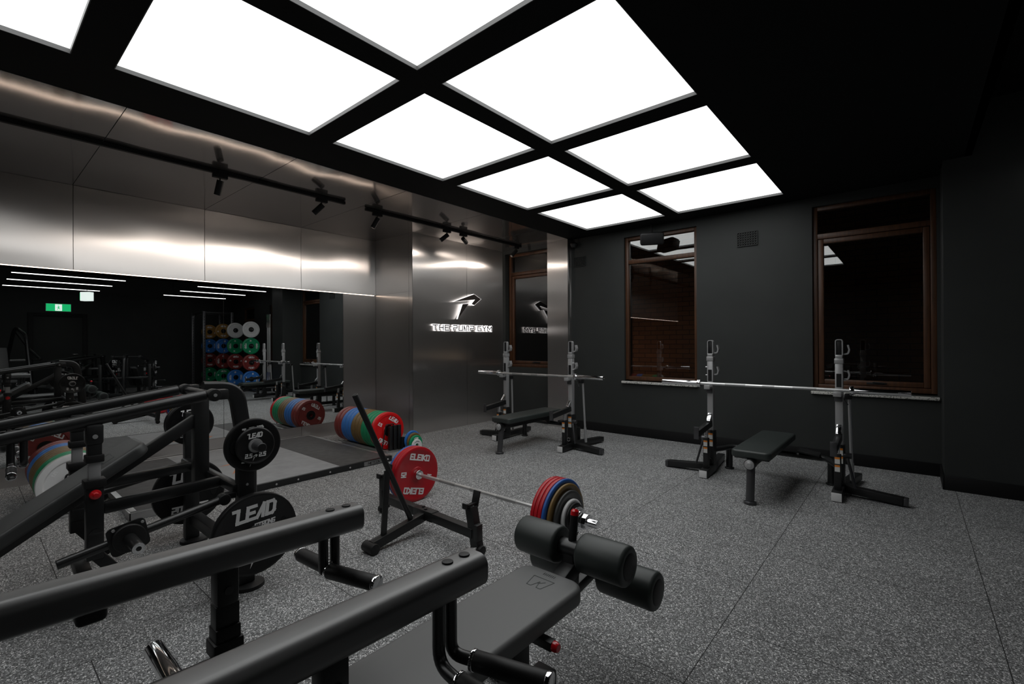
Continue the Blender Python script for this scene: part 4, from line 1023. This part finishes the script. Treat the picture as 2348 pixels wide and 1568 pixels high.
# ================================================================== FAR SIDE, SEEN IN THE MIRROR
def power_rack(label, x0, x1, y0, y1):
    t = empty('power_rack', label, 'power rack', ((x0 + x1) / 2, (y0 + y1) / 2, 0), 0, 'power racks'); hx, hy = (x1 - x0) / 2, (y1 - y0) / 2
    for a in (-1, 1):
        for c in (-1, 1):
            g = MB(); g.span((a * hx - .035, c * hy - .035, 0), (a * hx + .035, c * hy + .035, 2.25), .004); up = g.build('upright', M_gun, t)
            g = MB()
            for k in range(24): g.cyl((a * hx - .0356, c * hy, .25 + .08 * k), (a * hx - .0352, c * hy, .25 + .08 * k), .012, n=10)
            g.build('pin_holes', M_darkbase, up, smooth=0)
    for c in (-1, 1):
        MB().bar((-hx, c * hy, 2.22), (hx, c * hy, 2.22), .06, .06, .004).build('top_beam', M_powder, t)
        MB().bar((-hx, c * hy, .04), (hx, c * hy, .04), .06, .06, .004).build('base_beam', M_powder, t)
    for a in (-1, 1): MB().bar((a * hx, -hy, 2.22), (a * hx, hy, 2.22), .04, .04, .004).build('pull_up_beam', M_powder, t)
    for z in (1.72, 1.26, .80, .34):
        for a in (-1, 1):
            MB().cyl((a * hx - .20, hy + .05, z), (a * hx, hy + .05, z), .024, n=16).build('plate_peg', M_chrome, t)
    return t
power_rack('black power rack with bumper plates beyond the line lights, seen in the mirror', 2.62, 3.60, 4.48, 5.20)
def plate_tree(label, x, y):
    t = empty('plate_tree', label, 'plate rack', (x, y, 0), 0, 'plate trees')
    MB().span((-.03, -.03, 0), (.03, .03, 1.95), .004).build('upright', M_powder, t)
    for a in ((.45, .05), (.05, .45)): MB().span((-a[0], -a[1], 0), (a[0], a[1], .05), .004).build('foot', M_powder, t)
    for z in (1.72, 1.26, .80, .34): MB().cyl((-.20, 0, z), (.20, 0, z), .024, n=16).build('plate_peg', M_chrome, t)
plate_tree('black plate tree beside the power rack toward the pillar, seen in the mirror', 1.45, 5.25)
plate_tree('black plate tree behind the power rack, seen in the mirror', 4.80, 5.25)
zz = (1.72, 1.26, .80, .34); cc = (('white', 'green', 'rust', 'blue'), ('white', 'green', 'rust', 'blue'), ('gold', 'blue', 'rust', 'green'), ('gold', 'blue', 'rust', 'green'))
xs4 = (1.36, 2.50, 3.48, 4.71); CN['gold'] = 'mustard'
for q in range(4):
    for r in range(4):
        c = cc[q][r]; lab = '%s bumper plate, %s row down, %s column from the pillar, in the mirror' % (CN[c], ('first', 'second', 'third', 'bottom')[r], ('first', 'second', 'third', 'last')[q])
        bumper(c, {'white': .060, 'gold': .05, 'green': .066, 'blue': .075, 'rust': .085}[c], '15', lab, 'plates stored beyond the line lights', (xs4[q], 5.25, zz[r]), 0, PI / 2 * random.randint(0, 3))
t = empty('barbell_holder', 'black upright barbell holder by the pillar, seen in the mirror', 'barbell holder', (1.09, 5.62, 0))
MB().span((-.2, -.12, 0), (.2, .12, .12), .01).build('base', M_rubber, t)
for k in range(4):
    t = empty('barbell', '%s upright chrome barbell from the pillar, seen in the mirror' % ('first', 'second', 'third', 'fourth')[k], 'barbell', (1.0 + .06 * k, 5.62, .125), 0, 'stored upright barbells')
    MB().cyl((0, 0, .40), (0, 0, 1.65), .0142, n=14).build('shaft', M_bar, t)
    MB().cyl((0, 0, .0), (0, 0, .40), .025, n=18).build('sleeve', M_chrome, t); MB().cyl((0, 0, 1.65), (0, 0, 2.02), .025, n=18).build('sleeve', M_chrome, t)

def row_machine(label, loc, rotz):
    t = empty('chest_press_machine', label, 'weight machine', loc, rotz, 'far machines')
    MB().span((-.05, -.8, .03), (.05, .8, .11), .005).build('base_beam', M_powder, t)
    for s in (-1, 1):
        MB().tube([(s * .40, -.75, .05), (s * .42, -.55, 1.10), (s * .34, -.10, 1.75), (s * .28, .45, 1.55), (s * .26, .75, .06)], .035, .25).build('frame_hoop', M_satin, t)
        am = MB().tube([(s * .34, -.05, 1.62), (s * .52, .10, 1.20), (s * .50, .55, .98)], .028, .12).build('press_arm', M_powder, t)
        MB().cyl((s * .50, .55, .98), (s * .33, .58, .98), .018, n=18).build('grip', M_rubber, am)
        MB().cyl((s * .42, -.5, .95), (s * .70, -.5, .95), .0245, n=18).build('plate_horn', M_silver, am)
    MB().bar((-.42, -.55, .08), (.42, -.55, .08), .06, .06, .005).build('cross_beam', M_powder, t)
    MB().span((-.03, -.02, .08), (.03, .06, 1.25), .005).build('seat_column', M_powder, t)
    MB().box((0, .10, .95), (.26, .07, .62), .024, seg=3, rot=Matrix.Rotation(.18, 3, 'X')).build('back_pad', M_pad, t)
    MB().box((0, .30, .50), (.30, .34, .07), .024, seg=3).build('seat_pad', M_pad, t)
    return t
row_machine('black machine with curved tubes near the far door, seen in the mirror', (3.1, .55, 0), 1.2)
o = copy_tree(LB1); o.location = (1.75, 2.70, 0); o.rotation_euler = (0, 0, PI * .62); o['label'] = 'black incline lever bench in the mirror, right of the far door'
o = copy_tree(LB1); o.location = (2.5, 1.70, 0); o.rotation_euler = (0, 0, -.5); o['label'] = 'black incline lever bench in the mirror, in front of the far door'
def loose_plate(label, loc, rotz):
    p = black_plate(label, .213, .042, loc, '20', True, True, True); p.rotation_euler = (0, 0, rotz); p['group'] = 'plates on the far machines'
loose_plate('large black plate on the high horn of the far bench right of the door', V((1.75, 2.70, 0)) + Matrix.Rotation(PI * .62, 3, 'Z') @ V((.55, .60, .775)), PI * .62)
loose_plate('large black plate on the low horn of the far bench right of the door', V((1.75, 2.70, 0)) + Matrix.Rotation(PI * .62, 3, 'Z') @ V((.55, .60, .31)), PI * .62)
loose_plate('large black plate on the high horn of the far bench before the door', V((2.5, 1.70, 0)) + Matrix.Rotation(-.5, 3, 'Z') @ V((-.55, .60, .775)), -.5)
